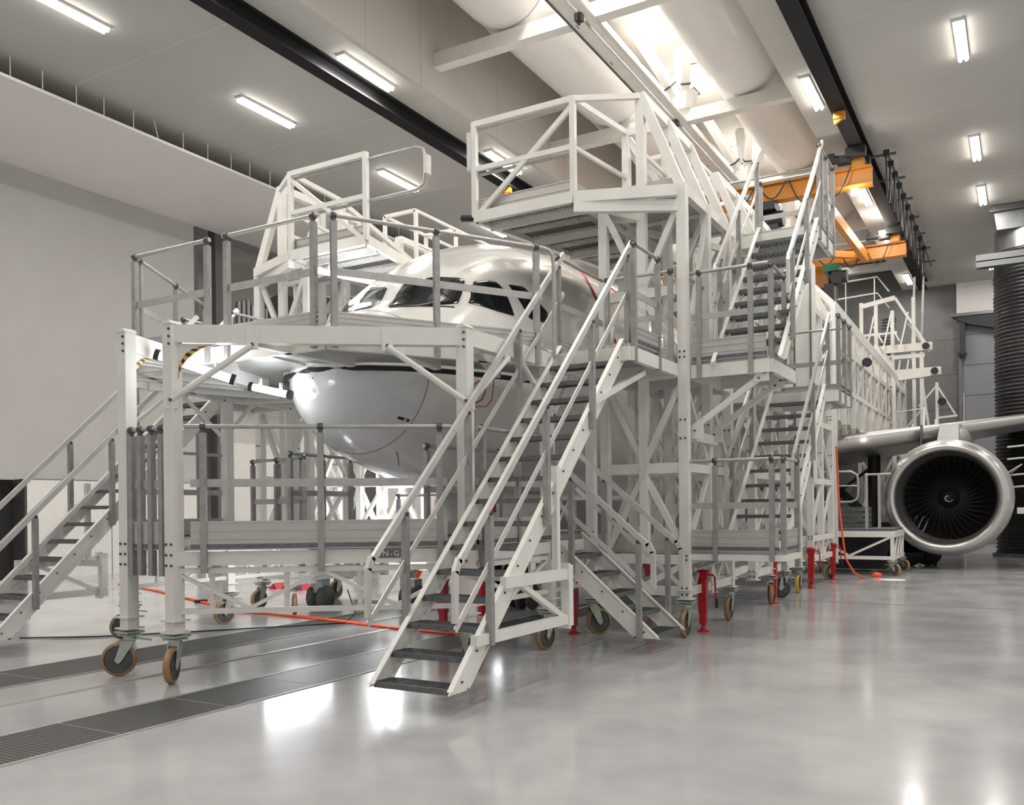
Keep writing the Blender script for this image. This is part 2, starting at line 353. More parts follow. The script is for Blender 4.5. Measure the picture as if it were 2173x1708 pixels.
for i in range(16):
    y = 9 + i * 1.65
    R_.add('bolt_pair', R_.mb().box(-7.46, -7.43, y, y + .03, 10.972, 10.98).box(-7.46, -7.43, y + .08, y + .11, 10.972, 10.98), 'bolt')
for i, y in enumerate((15.2, 20.6, 26.2)):
    R_.add('beam_clamp', R_.mb().box(-7.30, -7.16, y, y + .14, 10.84, 10.98).cyl((-7.23, y + .07, 10.78), (-7.23, y + .07, 11.2), .03), 'bolt')
for i, y in enumerate((21.2, 26.8, 32.4)):
    T = Thing('strut_cluster', ('nearest', 'middle', 'farthest')[i] + ' star of white roof struts meeting on the centre rail', 'strut cluster', (-7.35, y, 11.38), 'star struts on the centre rail')
    T.add('hub', T.mb().lathe((-7.2, y, 11.38), (0, 0, 1), [(0, 0), (0, .28), (.42, .36), (.42, 0)], 10, False), 'white')
    for dx, dy in ((-.85, -1.3), (-.25, .3), (.62, 1.0), (-.8, 1.6), (.55, -1.2)):
        p = Vector((-7.2 + dx * .16, y + dy * .16, 11.75)); q = Vector((-7.2 + dx, y + dy, 13.15))
        T.bar('strut', p, q, .20)
        T.add('end_plate', T.mb().bar(lerp(p, q, .12), lerp(p, q, .14), .24), 'bolt')
for xc, lab in ((-9.05, 'left'), (-5.65, 'right')):
    T = Thing('fabric_duct', 'large smooth white air duct on the ' + lab + ' side of the raised bay', 'duct', (xc, -6, 12), 'ducts in the raised bay')
    yy = [-6, 5.0, 10.4, 15.8, 21.2, 26.8, 32.4, 38]
    for k in range(len(yy) - 1):
        a, b = yy[k] + .01, yy[k + 1] - .01; L = b - a
        T.add('duct_section', T.mb().lathe((xc, a, 12.34), (0, 1, 0), [(0, .84), (.04, .88), (.12, .915), (.35, .93), (L / 2, .94), (L - .35, .93), (L - .12, .915), (L - .04, .88), (L, .84)], 48), 'fabric')

# orange overhead crane platform between the runways
T = Thing('overhead_crane', 'orange travelling crane hung under the right end of the black runways', 'crane', (-7.4, 25, 9.4))
for y, z, h in ((22.6, 9.46, .42), (29.6, 9.46, .40)):
    T.add('girder', T.mb().box(-11.9, -3.05, y - .05, y + .05, z - h / 2, z + h / 2).box(-11.9, -3.05, y - .16, y + .16, z + h / 2 - .03, z + h / 2).box(-11.9, -3.05, y - .16, y + .16, z - h / 2 - .03, z - h / 2), 'orange')
    c = T.add('end_carriage', T.mb().box(-3.50, -3.22, y - .2, y + .2, z + h / 2, 9.90), 'orange'); T.add('end_carriage', T.mb().box(-11.83, -11.57, y - .2, y + .2, z + h / 2, 9.90), 'orange')
    T.add('carriage_wheel', T.mb().box(-3.58, -3.14, y - .5, y - .2, 9.85, 10.04).box(-3.58, -3.14, y + .2, y + .5, 9.85, 10.04), 'black', c)
    mo = T.add('drive_motor', T.mb().cyl((-4.15, y - .3, 9.86), (-3.75, y - .3, 9.86), .10, 14).box(-4.05, -3.85, y - .4, y - .2, 9.88, 10.0).box(-3.8, -3.5, y - .38, y - .1, 9.76, 9.92), 'black')
    T.tube('cable_rail', [(-11.5, y - .3, z + h / 2 + .12), (-3.6, y - .3, z + h / 2 + .12)], .03, 'rail', n=6)
    for k in range(5):
        x = -3.5 - k * .75
        pts = [(x - .7 * t, y - .25, z + h / 2 - .02 - (.62 if k < 2 else .42) * math.sin(PI * t)) for t in [i / 8 for i in range(9)]]
        T.tube('festoon_cable', pts, .018, 'cable', n=6)
T.add('tie_beam', T.mb().bar((-4.35, 22.6, 9.3), (-4.2, 29.4, 9.3), .16, .3), 'orange')
T.add('tie_beam', T.mb().bar((-7.6, 22.6, 9.3), (-7.6, 29.4, 9.3), .16, .3), 'orange')
T.add('diagonal_brace', T.mb().bar((-7.6, 26.4, 9.35), (-4.3, 29.3, 9.35), .12, .2), 'orange')
T.add('slab_panel', T.mb().box(-7.2, -5.4, 29.9, 31.6, 9.05, 9.3), 'orange')
T.add('load_plate', T.mb().box(-6.9, -5.9, 22.53, 22.545, 9.36, 9.52), 'rail')
lo = T.add('crane_floodlight', T.mb().box(-3.50, -3.34, 22.3, 22.5, 9.0, 9.12), 'lamphead')
lo = T.add('crane_floodlight', T.mb().box(-3.75, -3.58, 29.0, 29.15, 9.84, 9.94), 'lamphead')
ld = bpy.data.lights.new('floodlight_glow', 'POINT'); ld.energy = 14; ld.color = (1, .92, .8); ld.shadow_soft_size = .12
l_ = bpy.data.objects.new('floodlight_glow', ld); link(l_, T.o); l_.location = (3.62, 3.6, .5)
T = Thing('chain_hoist', 'black and green chain hoist hanging under the far orange girder', 'hoist', (-5.15, 29.5, 9))
T.add('trolley', T.mb().box(-5.45, -4.95, 29.25, 29.75, 9.0, 9.22), 'green')
T.add('motor', T.mb().cyl((-5.3, 29.5, 8.82), (-4.75, 29.5, 8.82), .2, 16).box(-5.2, -4.9, 29.3, 29.7, 8.6, 9.0), 'black')
T.add('chain_bag', T.mb().box(-5.42, -5.12, 29.3, 29.7, 8.0, 8.62), 'black')
T.tube('chain', [(-5.05, 29.5, 8.6), (-5.05, 29.5, 7.4)], .014, 'darksteel', n=6)
T = Thing('chain_hoist', 'black chain hoist with folded arm under the near orange girder', 'hoist', (-6.0, 22.5, 9))
T.add('trolley', T.mb().box(-5.75, -5.25, 22.2, 22.8, 8.95, 9.15), 'black')
T.add('motor', T.mb().cyl((-5.6, 22.5, 8.75), (-5.1, 22.5, 8.75), .2, 16), 'black')
T.add('chain_bag', T.mb().box(-5.5, -5.2, 22.3, 22.7, 7.6, 8.6), 'black')
T.add('folded_arm', T.mb().bar((-5.7, 22.3, 9.1), (-6.2, 22.2, 9.0), .06).bar((-6.2, 22.2, 9.0), (-6.0, 22.2, 9.35), .06), 'black')
for y, lab in ((20.0, 'orange end stop box under the right runway beam, nearer the camera'), (31.6, 'orange end stop box under the right runway beam, beyond the crane'), (20.1, 'orange end stop under the left runway beam')):
    x = -3.36 if y != 20.1 else -11.7
    T = Thing('end_stop', lab, 'end stop', (x, y, 10))
    T.add('stop_block', T.mb().box(x - .12, x + .12, y, y + .14, 9.90, 10.05), 'orange')
    T.add('stop_plate', T.mb().prism([(x - .12, y + .02, 9.90), (x + .10, y + .02, 9.90), (x - .10, y + .02, 9.78)], (0, .08, 0)), 'orange')
# cable trolley rail right of the runway
T = Thing('festoon_rail', 'black cable trolley rail with hanging loops beside the right runway', 'cable rail', (-2.8, 23, 10.2))
T.bar('rail_bar', (-2.79, 23.2, 10.15), (-2.79, 35.1, 10.15), .05, .05, 'darksteel')
for i in range(7): T.bar('support_arm', (-3.4, 23.5 + i * 1.85, 10.2), (-2.62, 23.5 + i * 1.85, 10.2), .06, .05, 'darksteel')
for i in range(10):
    y = 23.0 + i * .75 + i * i * .03
    T.add('cable_trolley', T.mb().box(-2.86, -2.72, y, y + .12, 10.0, 10.14), 'black')
    if i < 9:
        y2 = y + .75 + (2 * i + 1) * .03
        T.tube('cable_loop', [(-2.79, y + (y2 - y) * t, 10.02 - 1.05 * math.sin(PI * t) ** .7) for t in [k / 8 for k in range(9)]], .025, 'cable', n=6)

# big duct column at the right edge
T = Thing('flexible_duct_column', 'huge black ribbed flexible duct standing at the right edge', 'duct', (.35, 31.0, 0))
prof = []
z = .12
while z < 9.1: a_ = random.uniform(.03, .06); prof += [(z, 1.06), (z + .03, 1.06 + a_), (z + .055, 1.06 + a_), (z + .085, 1.06)]; z += .115
T.add('ribbed_hose', T.mb().lathe((.35, 31.0, 0), (0, 0, 1), [(.02, 1.12), (.12, 1.12)] + prof, 56), nmat('black_duct_fabric', (.012, .012, .012), .42, noise=.5, scale=5, bump=.9, bscale=7))
T.add('base_ring', T.mb().lathe((.35, 31.0, 0), (0, 0, 1), [(0, 1.0), (0, 1.2), (.1, 1.2), (.1, 1.0)], 48, False), 'darksteel')
T = Thing('duct_transition', 'shiny galvanised duct piece between ceiling and black flexible duct', 'duct', (.35, 31, 10))
T.add('round_collar', T.mb().lathe((.35, 31.0, 9.1), (0, 0, 1), [(0, 1.1), (.1, 1.06), (.75, 1.06)], 40), 'galvduct')
T.add('square_hood', T.mb().hexa([(-.62, 29.95, 9.7), (1.4, 29.95, 9.7), (1.4, 32, 9.7), (-.62, 32, 9.7), (-.72, 29.9, ZC), (1.5, 29.9, ZC), (1.5, 32.1, ZC), (-.72, 32.1, ZC)]), 'galvduct')
T.add('hanger_bar', T.mb().box(-.8, 2.2, 29.75, 29.88, 10.2, 10.34), 'darksteel')
T = Thing('cable_tray', 'grey horizontal channel crossing in front of the black duct', 'channel', (0, 28, 8.3))
T.add('channel_body', T.mb().box(-1.1, 3, 28.0, 28.3, 8.35, 8.38).box(-1.1, 3, 28.0, 28.03, 8.2, 8.55).box(-1.1, 3, 28.27, 28.3, 8.2, 8.55), 'galvduct')
T = Thing('door_awning', 'black fabric dock curtain above the sectional door on the back wall', 'awning', (-1.2, 39.2, 9))
T.add('top_rail', T.mb().box(-2.45, 1.2, 39.1, 39.25, 9.0, 9.12), 'darksteel')
T.add('sagging_fabric', T.mb().prism([(-2.4, 39.15, 9.0), (1.2, 39.15, 9.0), (1.2, 39.15, 8.35), (.3, 39.15, 8.5), (-.9, 39.15, 8.42), (-1.9, 39.15, 8.7)], (0, .3, 0)), 'black')
T.add('arm_post', T.mb().box(-2.15, -1.95, 39.2, 39.4, 7.4, 9.0).box(-2.2, -1.9, 39.15, 39.4, 7.5, 7.6), 'black')

# ducts and pipes in the niche behind the left dock
T = Thing('galvanised_duct', 'large dark galvanised round duct in the niche behind the left dock', 'duct', (-20.5, 23, 8))
T.add('duct_barrel', T.mb().cyl((-20.3, 20.6, 7.4), (-20.3, 24.8, 7.4), 1.05, 32), 'galvduct')
T.tube('hanger_rod', [(-19.6, 22, 8.1), (-19.6, 22, 9.97)], .02, 'darksteel', n=6); T.tube('hanger_rod', [(-19.6, 24, 8.1), (-19.6, 24, 9.97)], .02, 'darksteel', n=6)
T.add('duct_seam', T.mb().lathe((-20.3, 23, 7.4), (0, 1, 0), [(0, 1.07), (.04, 1.07)], 32), 'darksteel')
T = Thing('pipe_bundle', 'cluster of dark vertical pipes in the niche on the left wall', 'pipes', (-20.8, 19.5, 5))
for i in range(7): T.tube('pipe', [(-20.7, 19.3 + i * .19, 5.86), (-20.7, 19.3 + i * .19, 8.0 + .06 * (i % 3))], .08, 'galvduct', n=8)
T = Thing('wall_box', 'pale box shaped air unit low in the left niche', 'air unit', (-20.3, 19.8, 5))
T.add('box_body', T.mb().prism([(-20.8, 19.2, 4.9), (-20.8, 24.0, 4.9), (-20.8, 24.0, 5.5), (-20.8, 21.0, 5.85), (-20.8, 19.2, 5.85)], (1.0, 0, 0)), 'wallgrey')
T.add('outlet_flange', T.mb().box(-19.8, -19.75, 19.3, 20.5, 5.0, 5.8), 'galvduct')

# ------------------------------------------------------------------ the aircraft
NX,NY,NZ=-7.40,8.05,3.81
FS=[ # s, ztop, zbot, halfwidth, zcentre (relative to NZ)
(0,-.60,-.62,.01,-.61),(.05,-.38,-.82,.24,-.60),(.15,-.20,-.98,.44,-.58),(.35,.0,-1.15,.68,-.53),(.7,.22,-1.36,.96,-.46),(1.1,.42,-1.53,1.18,-.39),
(1.4,.56,-1.62,1.30,-.34),(1.7,.80,-1.70,1.42,-.29),(2.0,1.05,-1.77,1.52,-.26),(2.5,1.36,-1.86,1.65,-.18),(2.9,1.55,-1.91,1.74,-.13),(3.4,1.73,-1.95,1.82,-.08),(4.0,1.88,-1.99,1.89,-.04),(5.0,2.02,-2.03,1.95,0),
(6.0,2.07,-2.07,1.975,0),(7,2.07,-2.07,1.975,0),(24,2.07,-2.07,1.975,0),(28,2.05,-1.75,1.9,.1),(31,1.95,-.9,1.4,.5),(34,1.7,.3,.7,.9),(36,1.4,.9,.25,1.1)]
def fprof(s):
    s=max(0,min(36,s)); 
    i=0
    while i<len(FS)-2 and FS[i+1][0]<s: i+=1
    def tang(k,c):
        if k==0: return (FS[1][c]-FS[0][c])/(FS[1][0]-FS[0][0])
        if k==len(FS)-1: return (FS[k][c]-FS[k-1][c])/(FS[k][0]-FS[k-1][0])
        a=(FS[k][c]-FS[k-1][c])/(FS[k][0]-FS[k-1][0]); b=(FS[k+1][c]-FS[k][c])/(FS[k+1][0]-FS[k][0])
        return 0 if a*b<=0 else 2*a*b/(a+b)
    h=FS[i+1][0]-FS[i][0]; t=(s-FS[i][0])/h; out=[]
    for c in range(1,5):
        y0,y1=FS[i][c],FS[i+1][c]; m0,m1=tang(i,c)*h,tang(i+1,c)*h
        out.append((2*t**3-3*t*t+1)*y0+(t**3-2*t*t+t)*m0+(-2*t**3+3*t*t)*y1+(t**3-t*t)*m1)
    return out
def fus(s,th,off=0.):
    """th measured from the top, positive to the right side"""
    zt,zb,w,zc=fprof(s); c,n=math.cos(th),math.sin(th)
    z=zc+((zt-zc) if c>0 else (zc-zb))*c
    rr=math.hypot(w*n,(zt-zc)*c if c>0 else (zc-zb)*c) or 1
    return (NX+(w+off)*n, NY+(.9*s if s<5 else s-.5)-(off*.5 if s<2 else 0), NZ+z+off*c)
A = Thing('airliner', 'large white passenger jet with dark cockpit windows enclosed by the white docks', 'aircraft', (NX, NY, 0))
def skin(s0, s1, ns, nth=96):
    m = A.mb(); vs = []; fs = []
    for i in range(ns + 1):
        s = s0 + (s1 - s0) * i / ns
        for k in range(nth): vs.append(fus(s, 2 * PI * k / nth))
    for i in range(ns):
        for k in range(nth): fs.append((i * nth + k, i * nth + (k + 1) % nth, (i + 1) * nth + (k + 1) % nth, (i + 1) * nth + k))
    m._add(vs, fs, True); return m
SEAM = .96
mm = skin(0, .08, 6); b_ = skin(.08, SEAM, 34); mm._add(b_.v, b_.f, True)
A.add('radome', mm, 'radome', label='grey white rounded nose cone')
mm = skin(SEAM, 6, 90); b_ = skin(6, 36, 60); mm._add(b_.v, b_.f, True)
FU = A.add('fuselage', mm, 'fuselage')
def ring_line(s, w, off, mat, name, t0=0, t1=2 * PI, parent=FU, n=90):
    m = A.mb(); vs = []; fs = []
    for k in range(n + 1):
        th = t0 + (t1 - t0) * k / n
        vs += [fus(s, th, off), fus(s + w, th, off)]
    for k in range(n): fs.append((2 * k, 2 * k + 1, 2 * k + 3, 2 * k + 2))
    m._add(vs, fs, True); return A.add(name, m, mat, parent)
ring_line(SEAM - .006, .014, .003, nmat('radome_joint', (.36, .36, .37), .6), 'radome_seam')
def surf_poly(poly, off, mat, name, parent=FU, res=14, label=None, mirror=False):
    """polygon in (s, theta) draped on the fuselage, with rounded corners"""
    P = [Vector((a, b, 0)) for a, b in poly]; n = len(P); C_ = []
    for i in range(n):
        a, b, c = P[i - 1], P[i], P[(i + 1) % n]
        t = .16
        for k in range(5):
            u = k / 4; p = (a.lerp(b, 1 - t)) * (1 - u) ** 2 + b * 2 * u * (1 - u) + b.lerp(c, t) * u * u
            C_.append(p)
    cen = sum(C_, Vector()) / len(C_); m = A.mb(); vs = []; fs = []; N = len(C_)
    rim = [0.0, .25, .5, .75, .93, 1.0]
    for r_ in rim:
        for p in C_:
            q = cen.lerp(p, r_); o_ = off if r_ < 1 else .001
            vs.append(fus(q.x, -q.y if mirror else q.y, o_))
    for i in range(len(rim) - 1):
        for k in range(N): fs.append((i * N + k, i * N + (k + 1) % N, (i + 1) * N + (k + 1) % N, (i + 1) * N + k))
    if not mirror: fs = [tuple(reversed(f)) for f in fs]
    m._add(vs, fs, True); return A.add(name, m, mat, parent, label)
w1 = [(1.096, 0.29), (1.50, 0.16), (1.76, 0.129), (1.93, 0.37), (2.143, 0.627), (2.127, 0.673), (1.91, 0.78), (1.726, 0.866), (1.40, 0.62)]
w2 = [(1.837, 0.906), (2.013, 0.807), (2.21, 0.714), (2.403, 0.765), (2.554, 0.833), (2.557, 0.936), (2.509, 1.072), (2.476, 1.221), (2.18, 1.121), (1.97, 1.0)]
w3 = [(2.678, 0.888), (2.955, 0.944), (3.084, 1.112), (3.228, 1.224), (3.149, 1.311), (2.901, 1.293), (2.739, 1.256), (2.69, 1.081)]
w0 = [(1.04, .13), (1.0, -.10), (1.22, -.35), (1.55, -.62), (1.95, -.66), (1.90, -.35), (1.72, -.02), (1.40, .06)]
def grow(p, k):
    cx_ = sum(a for a, b in p) / len(p); cy_ = sum(b for a, b in p) / len(p)
    return [(cx_ + (a - cx_) * k, cy_ + (b - cy_) * k) for a, b in p]
for i, w_ in enumerate((w1, w2, w3, w0)):
    wf = surf_poly(grow(w_, 1.05), .006, 'seam', 'window_frame')
    surf_poly(w_, .012, 'glass', 'cockpit_window', wf)
for w_ in (w2, w3):
    wf = surf_poly(grow(w_, 1.05), .006, 'seam', 'window_frame', mirror=True)
    surf_poly(w_, .012, 'glass', 'cockpit_window', wf, mirror=True)
def surf_line(pts, r, mat, name, closed=False):
    P = []
    n = len(pts)
    for i in range(n if closed else n - 1):
        a, b = pts[i], pts[(i + 1) % n]
        for k in range(6): P.append(fus(a[0] + (b[0] - a[0]) * k / 6, a[1] + (b[1] - a[1]) * k / 6, .002))
    if not closed: P.append(fus(*pts[-1], .002))
    return A.add(name, A.mb().tube(P, r, 6, closed=closed), mat, FU)
circ = [(1.735 + .115 * math.cos(t * PI / 10), 1.872 + .10 * math.sin(t * PI / 10)) for t in range(20)]
surf_line(circ, .008, 'redline', 'red_circle_marking', True)
surf_line([(1.66, 2.02), (1.95, 1.99), (2.0, 1.93), (1.96, 1.75)], .006, 'redline', 'red_outline_marking')
surf_poly([(.76, 2.27), (.76, 2.31), (.92, 2.31), (.92, 2.27)], .004, 'black', 'placard')
surf_poly([(.84, 2.28), (.84, 2.30), (.885, 2.30), (.885, 2.28)], .006, 'wallwhite', 'placard_text')
surf_line([(5.56, .62), (5.2, .85), (5.05, 1.0), (5.03, 1.2), (5.2, 1.4)], .022, 'redline', 'door_outline')
surf_line([(5.56, .62), (6.6, .60)], .014, 'redline', 'door_outline')
surf_line([(6.5, .7), (6.42, .9)], .016, 'redline', 'door_outline')
surf_line([(6.42, 1.0), (6.5, 1.12), (6.75, 1.3)], .016, 'redline', 'door_outline')
surf_line([(1.15, 2.75), (1.5, 2.95)], .005, 'black', 'drain_line')
surf_line([(.70, .28), (.52, .25)], .012, 'black', 'wiper_arm')
surf_line([(1.12, .33), (1.66, .86)], .010, 'black', 'windscreen_wiper')
surf_poly([(13, .75), (15.5, .85), (19, 1.5), (17.2, 1.75), (15.2, 1.45)], .006, 'navy', 'livery_patch')
surf_poly([(9.6, 1.62), (9.85, 1.55), (10.05, 1.66), (9.95, 1.85), (9.7, 1.86)], .006, 'darksteel', 'open_hatch')
# tail fin
f = A.mb().prism([(NX - .18, NY + 28.4, NZ + 2.0), (NX - .18, NY + 30.2, NZ + 6.0), (NX - .18, NY + 31.2, NZ + 6.0), (NX - .18, NY + 31.2, NZ + 1.9)], (.36, 0, 0))
A.add('tail_fin', f, 'fuselage')
# wing: leading edge from the root to the engine and on outboard
def wing_section(x, yle, zle, chord, t):
    pts = []
    for k in range(13):
        a = PI * k / 12
        pts.append((x, yle + t * .9 * (1 - math.sin(a)), zle + t * math.cos(a) * (1.0 if a < PI / 2 else .9)))
    pts = pts + [(x, yle + chord * .55, zle - t * 1.3), (x, yle + chord, zle - t * .3), (x, yle + chord * .5, zle + t * 1.1)]
    return pts
def loft(secs, mat, name, parent=None, smooth=True):
    m = A.mb(); n = len(secs[0]); vs = [p for s in secs for p in s]; fs = []
    for i in range(len(secs) - 1):
        for k in range(n): fs.append((i * n + k, i * n + (k + 1) % n, (i + 1) * n + (k + 1) % n, (i + 1) * n + k))
    m._add(vs, fs, smooth); return A.add(name, m, mat, parent)
def wsec(x):
    t = (x + 5.6) / 3.9
    yle = 24.25 + (x + 5.6) * .50; zle = 3.02 + (x + 5.6) * .145
    th = .33 - .035 * (x + 5.6)
    return x, yle, zle, max(2.5, 6.2 - .55 * (x + 5.6)), th
wg = loft([wing_section(*wsec(x)) for x in (-5.9, -5.0, -4.0, -3.0, -2.35)], 'wing', 'wing')
loft([wing_section(*wsec(x)) for x in (-2.33, -1.5, -.5, .6, 2.0, 4.0, 7.0)], 'wing', 'wing', wg)
A.add('slat_seam', A.mb().box(-2.35, -2.31, 25.6, 28, 3.15, 3.7), 'darksteel', wg)
A.add('wing_root_fairing', A.mb().lathe((-5.5, 22.0, 2.5), (0, 1, 0), [(0, .05), (.8, .5), (2.5, .9), (7, 1.0), (10, .4)], 24), 'wingpaint')
A.add('landing_light', A.mb().lathe((-3.65, 25.13, 3.36), (0, -1, 0), [(0, .035), (.03, .0)], 12), 'lamphead', wg)
# engine
EX, EY, EZ = -1.65, 23.85, 1.77
E_ = A.add('engine_nacelle', A.mb().lathe((EX, EY, EZ), (0, 1, 0), [(.14, 1.36), (.35, 1.42), (.9, 1.455), (1.6, 1.46), (2.5, 1.42), (3.4, 1.26), (4.2, 1.05), (4.2, .9)], 72), 'nacelle')
A.add('inlet_lip', A.mb().lathe((EX, EY, EZ), (0, 1, 0), [(.42, 1.10), (.20, 1.105), (.08, 1.13), (.01, 1.18), (-.01, 1.23), (.01, 1.285), (.07, 1.33), (.14, 1.362)], 80), 'lip', E_, 'polished metal inlet lip')
A.add('inlet_barrel', A.mb().lathe((EX, EY, EZ), (0, 1, 0), [(.42, 1.10), (.7, 1.085), (1.5, 1.06)], 72), 'inletliner', E_)
A.add('fan_back', A.mb().lathe((EX, EY + 1.55, EZ), (0, 1, 0), [(0, 0), (0, 1.08)], 48, False), 'dark', E_)
for k in range(36):
    a = 2 * PI * k / 36; m = A.mb(); vs = []
    for j in range(7):
        r_ = .26 + (1.04 - .26) * j / 6; tw = .35 + .65 * j / 6; cw = .13 - .01 * j
        for sg in (-1, 1):
            da = sg * cw * math.cos(tw) / r_ * .8; dy = sg * cw * math.sin(tw)
            aa = a + da + .16 * (j / 6) ** 2
            vs.append((EX + r_ * math.cos(aa), EY + 1.3 + dy, EZ + r_ * math.sin(aa)))
    m._add(vs, [(2 * j, 2 * j + 1, 2 * j + 3, 2 * j + 2) for j in range(6)], True)
    A.add('fan_blade', m, 'fan', E_)
sp = A.add('spinner', A.mb().lathe((EX, EY + .95, EZ), (0, 1, 0), [(0, .0), (.03, .07), (.12, .16), (.25, .24), (.38, .28)], 32), 'fan', E_)
P = []
for k in range(26):
    t = k / 25; a = 1.2 + t * 4.6; r_ = .03 + .09 * t; P.append((EX + r_ * math.cos(a), EY + .945 + r_ * .55, EZ + r_ * math.sin(a)))
A.add('spinner_spiral', A.mb().tube(P, [.006 + .012 * math.sin(PI * k / 25) for k in range(26)], 6), 'wallgrey', E_)
A.add('pylon', A.mb().hexa([(EX - .25, EY + .9, EZ + 1.35), (EX + .25, EY + .9, EZ + 1.35), (EX + .28, EY + 4, EZ + 1.2), (EX - .28, EY + 4, EZ + 1.2), (EX - .22, EY + 1.6, EZ + 1.9), (EX + .22, EY + 1.6, EZ + 1.9), (EX + .3, EY + 4, EZ + 2.0), (EX - .3, EY + 4, EZ + 2.0)]), 'wingpaint')
A.add('pylon_fairing', A.mb().lathe((EX + .10, EY + 1.5, EZ + 1.60), (0, 1, 0), [(0, .04), (.1, .16), (.4, .27), (1.2, .34), (2.6, .36), (3.4, .2)], 24), 'nacelle')
for sx in (-1, 1): A.add('nacelle_strake', A.mb().prism([(EX + sx * 1.28, EY + .9, EZ + .55), (EX + sx * 1.50, EY + 1.5, EZ + .72), (EX + sx * 1.62, EY + 1.75, EZ + .80), (EX + sx * 1.4, EY + 1.9, EZ + .6)], (0, 0, .03)), 'fuselage', E_)
# main landing gear
G = A.add('main_gear_strut', A.mb().cyl((-3.75, 27.2, 1.0), (-3.7, 27.2, 3.1), .17, 16).cyl((-3.75, 27.2, .55), (-3.75, 27.2, 1.3), .10, 14), 'black')
A.add('gear_brace', A.mb().bar((-3.75, 27.1, 1.15), (-5.4, 27.3, 2.75), .16, .22), 'black', G)
A.add('gear_brace', A.mb().bar((-3.75, 27.1, 2.7), (-4.6, 27.2, 2.05), .07).bar((-4.6, 27.2, 2.05), (-5.3, 27.2, 2.6), .07), 'black', G)
for dx in (-.30, .30): A.add('gear_wheel', A.mb().lathe((-3.75 + dx - .19, 27.2, .56), (1, 0, 0), [(0, .0), (0, .35), (.02, .5), (.08, .56), (.30, .56), (.36, .5), (.38, .35), (.38, 0)], 32), 'black', G)
G = A.add('nose_gear_strut', A.mb().cyl((NX, NY + 4.6, .5), (NX, NY + 4.6, 2.0), .12, 16), 'fuselage')
for dx in (-.16, .16): A.add('gear_wheel', A.mb().lathe((NX + dx - .11, NY + 4.6, .38), (1, 0, 0), [(0, .0), (0, .25), (.03, .38), (.19, .38), (.22, .25), (.22, 0)], 28), 'black', G)
for sx in (-1, 1): A.add('nose_gear_door', A.mb().box(NX + sx * .42 - .02, NX + sx * .42 + .02, NY + 3.2, NY + 5.2, 1.25, 1.95), 'fuselage', G)
A.add('no_step_mark', A.mb().box(NX + .44, NX + .46, NY + 3.3, NY + 3.5, 1.55, 1.75), 'redline', G)
A.add('far_wing', A.mb().prism([(NX - 1.9, 24.3, 2.9), (NX - 9, 28.6, 3.6), (NX - 9, 31, 3.6), (NX - 1.9, 30.5, 2.9)], (0, 0, .35)), 'wing')

# ------------------------------------------------------------------ dock building blocks
R = .2125                                    # stair riser; levels are whole numbers of risers
L1N, L1, L2, L3 = 6 * R, 5 * R, 16 * R, 26 * R
MIR = -14.60                                 # the docks stand symmetrically about x = -7.30
def caster(T, x, y, ang=0.0, top=.44, r=.165, tyre='tyre', brake=True, trail=.07):
    d = Vector((math.cos(ang), math.sin(ang), 0)); s = Vector((-d.y, d.x, 0)); c = Vector((x, y, 0)); wc = c - d * trail + Vector((0, 0, r))
    pl = T.add('caster', T.mb().box(x - .10, x + .10, y - .10, y + .10, top - .02, top).box(x - .085, x + .085, y - .085, y + .085, top - .045, top - .03).cyl((x, y, top - .085), (x, y, top - .04), .06, 16), 'fork')
    m = T.mb()
    for sg in (-1, 1):
        a = c + s * sg * .045 + Vector((0, 0, top - .08)); b = wc + s * sg * .045
        w1_, w2_ = d * .065, d * .035
        m.prism([a - w1_, a + w1_, b + w2_ + Vector((0, 0, -.01)), b + Vector((0, 0, -.045)), b - w2_ + Vector((0, 0, -.01))], s * sg * .008)
    m.bar(c - d * .06 - s * .05 + Vector((0, 0, top - .085)), c + d * .06 - s * .05 + Vector((0, 0, top - .085)), .02).bar(c - s * .06 + Vector((0, 0, top - .088)), c + s * .06 + Vector((0, 0, top - .088)), .13, .01)
    T.add('fork', m, 'fork', pl)
    T.add('tyre', T.mb().lathe(wc - s * .032, s, [(0, r - .028), (.004, r - .008), (.016, r), (.048, r), (.060, r - .008), (.064, r - .028)], 36), tyre, pl)
    T.add('wheel_hub', T.mb().lathe(wc - s * .028, s, [(0, 0), (0, .045), (.006, .05), (.006, r - .03), (.05, r - .03), (.05, .05), (.056, .045), (.056, 0)], 32, False), 'hub', pl)
    if brake: T.add('brake_lever', T.mb().bar(c + d * .06 + Vector((0, 0, top - .075)), c + d * .20 + Vector((0, 0, top - .10)), .05, .012), 'fork', pl)
    return pl
def bolts(T, pts, nrm, parent, r=.013):
    m = T.mb(); n = Vector(nrm).normalized()
    for p in pts: m.cyl(Vector(p), Vector(p) + n * .012, r, 6)
    return T.add('bolt_heads', m, 'bolt', parent)
def post(T, x, y, z0, z1, w=.13, mat='white', flange=True, name='post'):
    m = T.mb().box(x - w / 2, x + w / 2, y - w / 2, y + w / 2, z0, z1)
    if flange: m.box(x - w * .78, x + w * .78, y - w * .78, y + w * .78, z0, z0 + .015).box(x - w * .78, x + w * .78, y - w * .78, y + w * .78, z0 + .11, z0 + .125)
    return T.add(name, m, mat)
def along(pts, dist):
    for i in range(len(pts) - 1):
        a, b = Vector(pts[i]), Vector(pts[i + 1]); L = (b - a).length
        if dist <= L + 1e-6 or i == len(pts) - 2: return a + (b - a) * (dist / L), (b - a).normalized()
        dist -= L
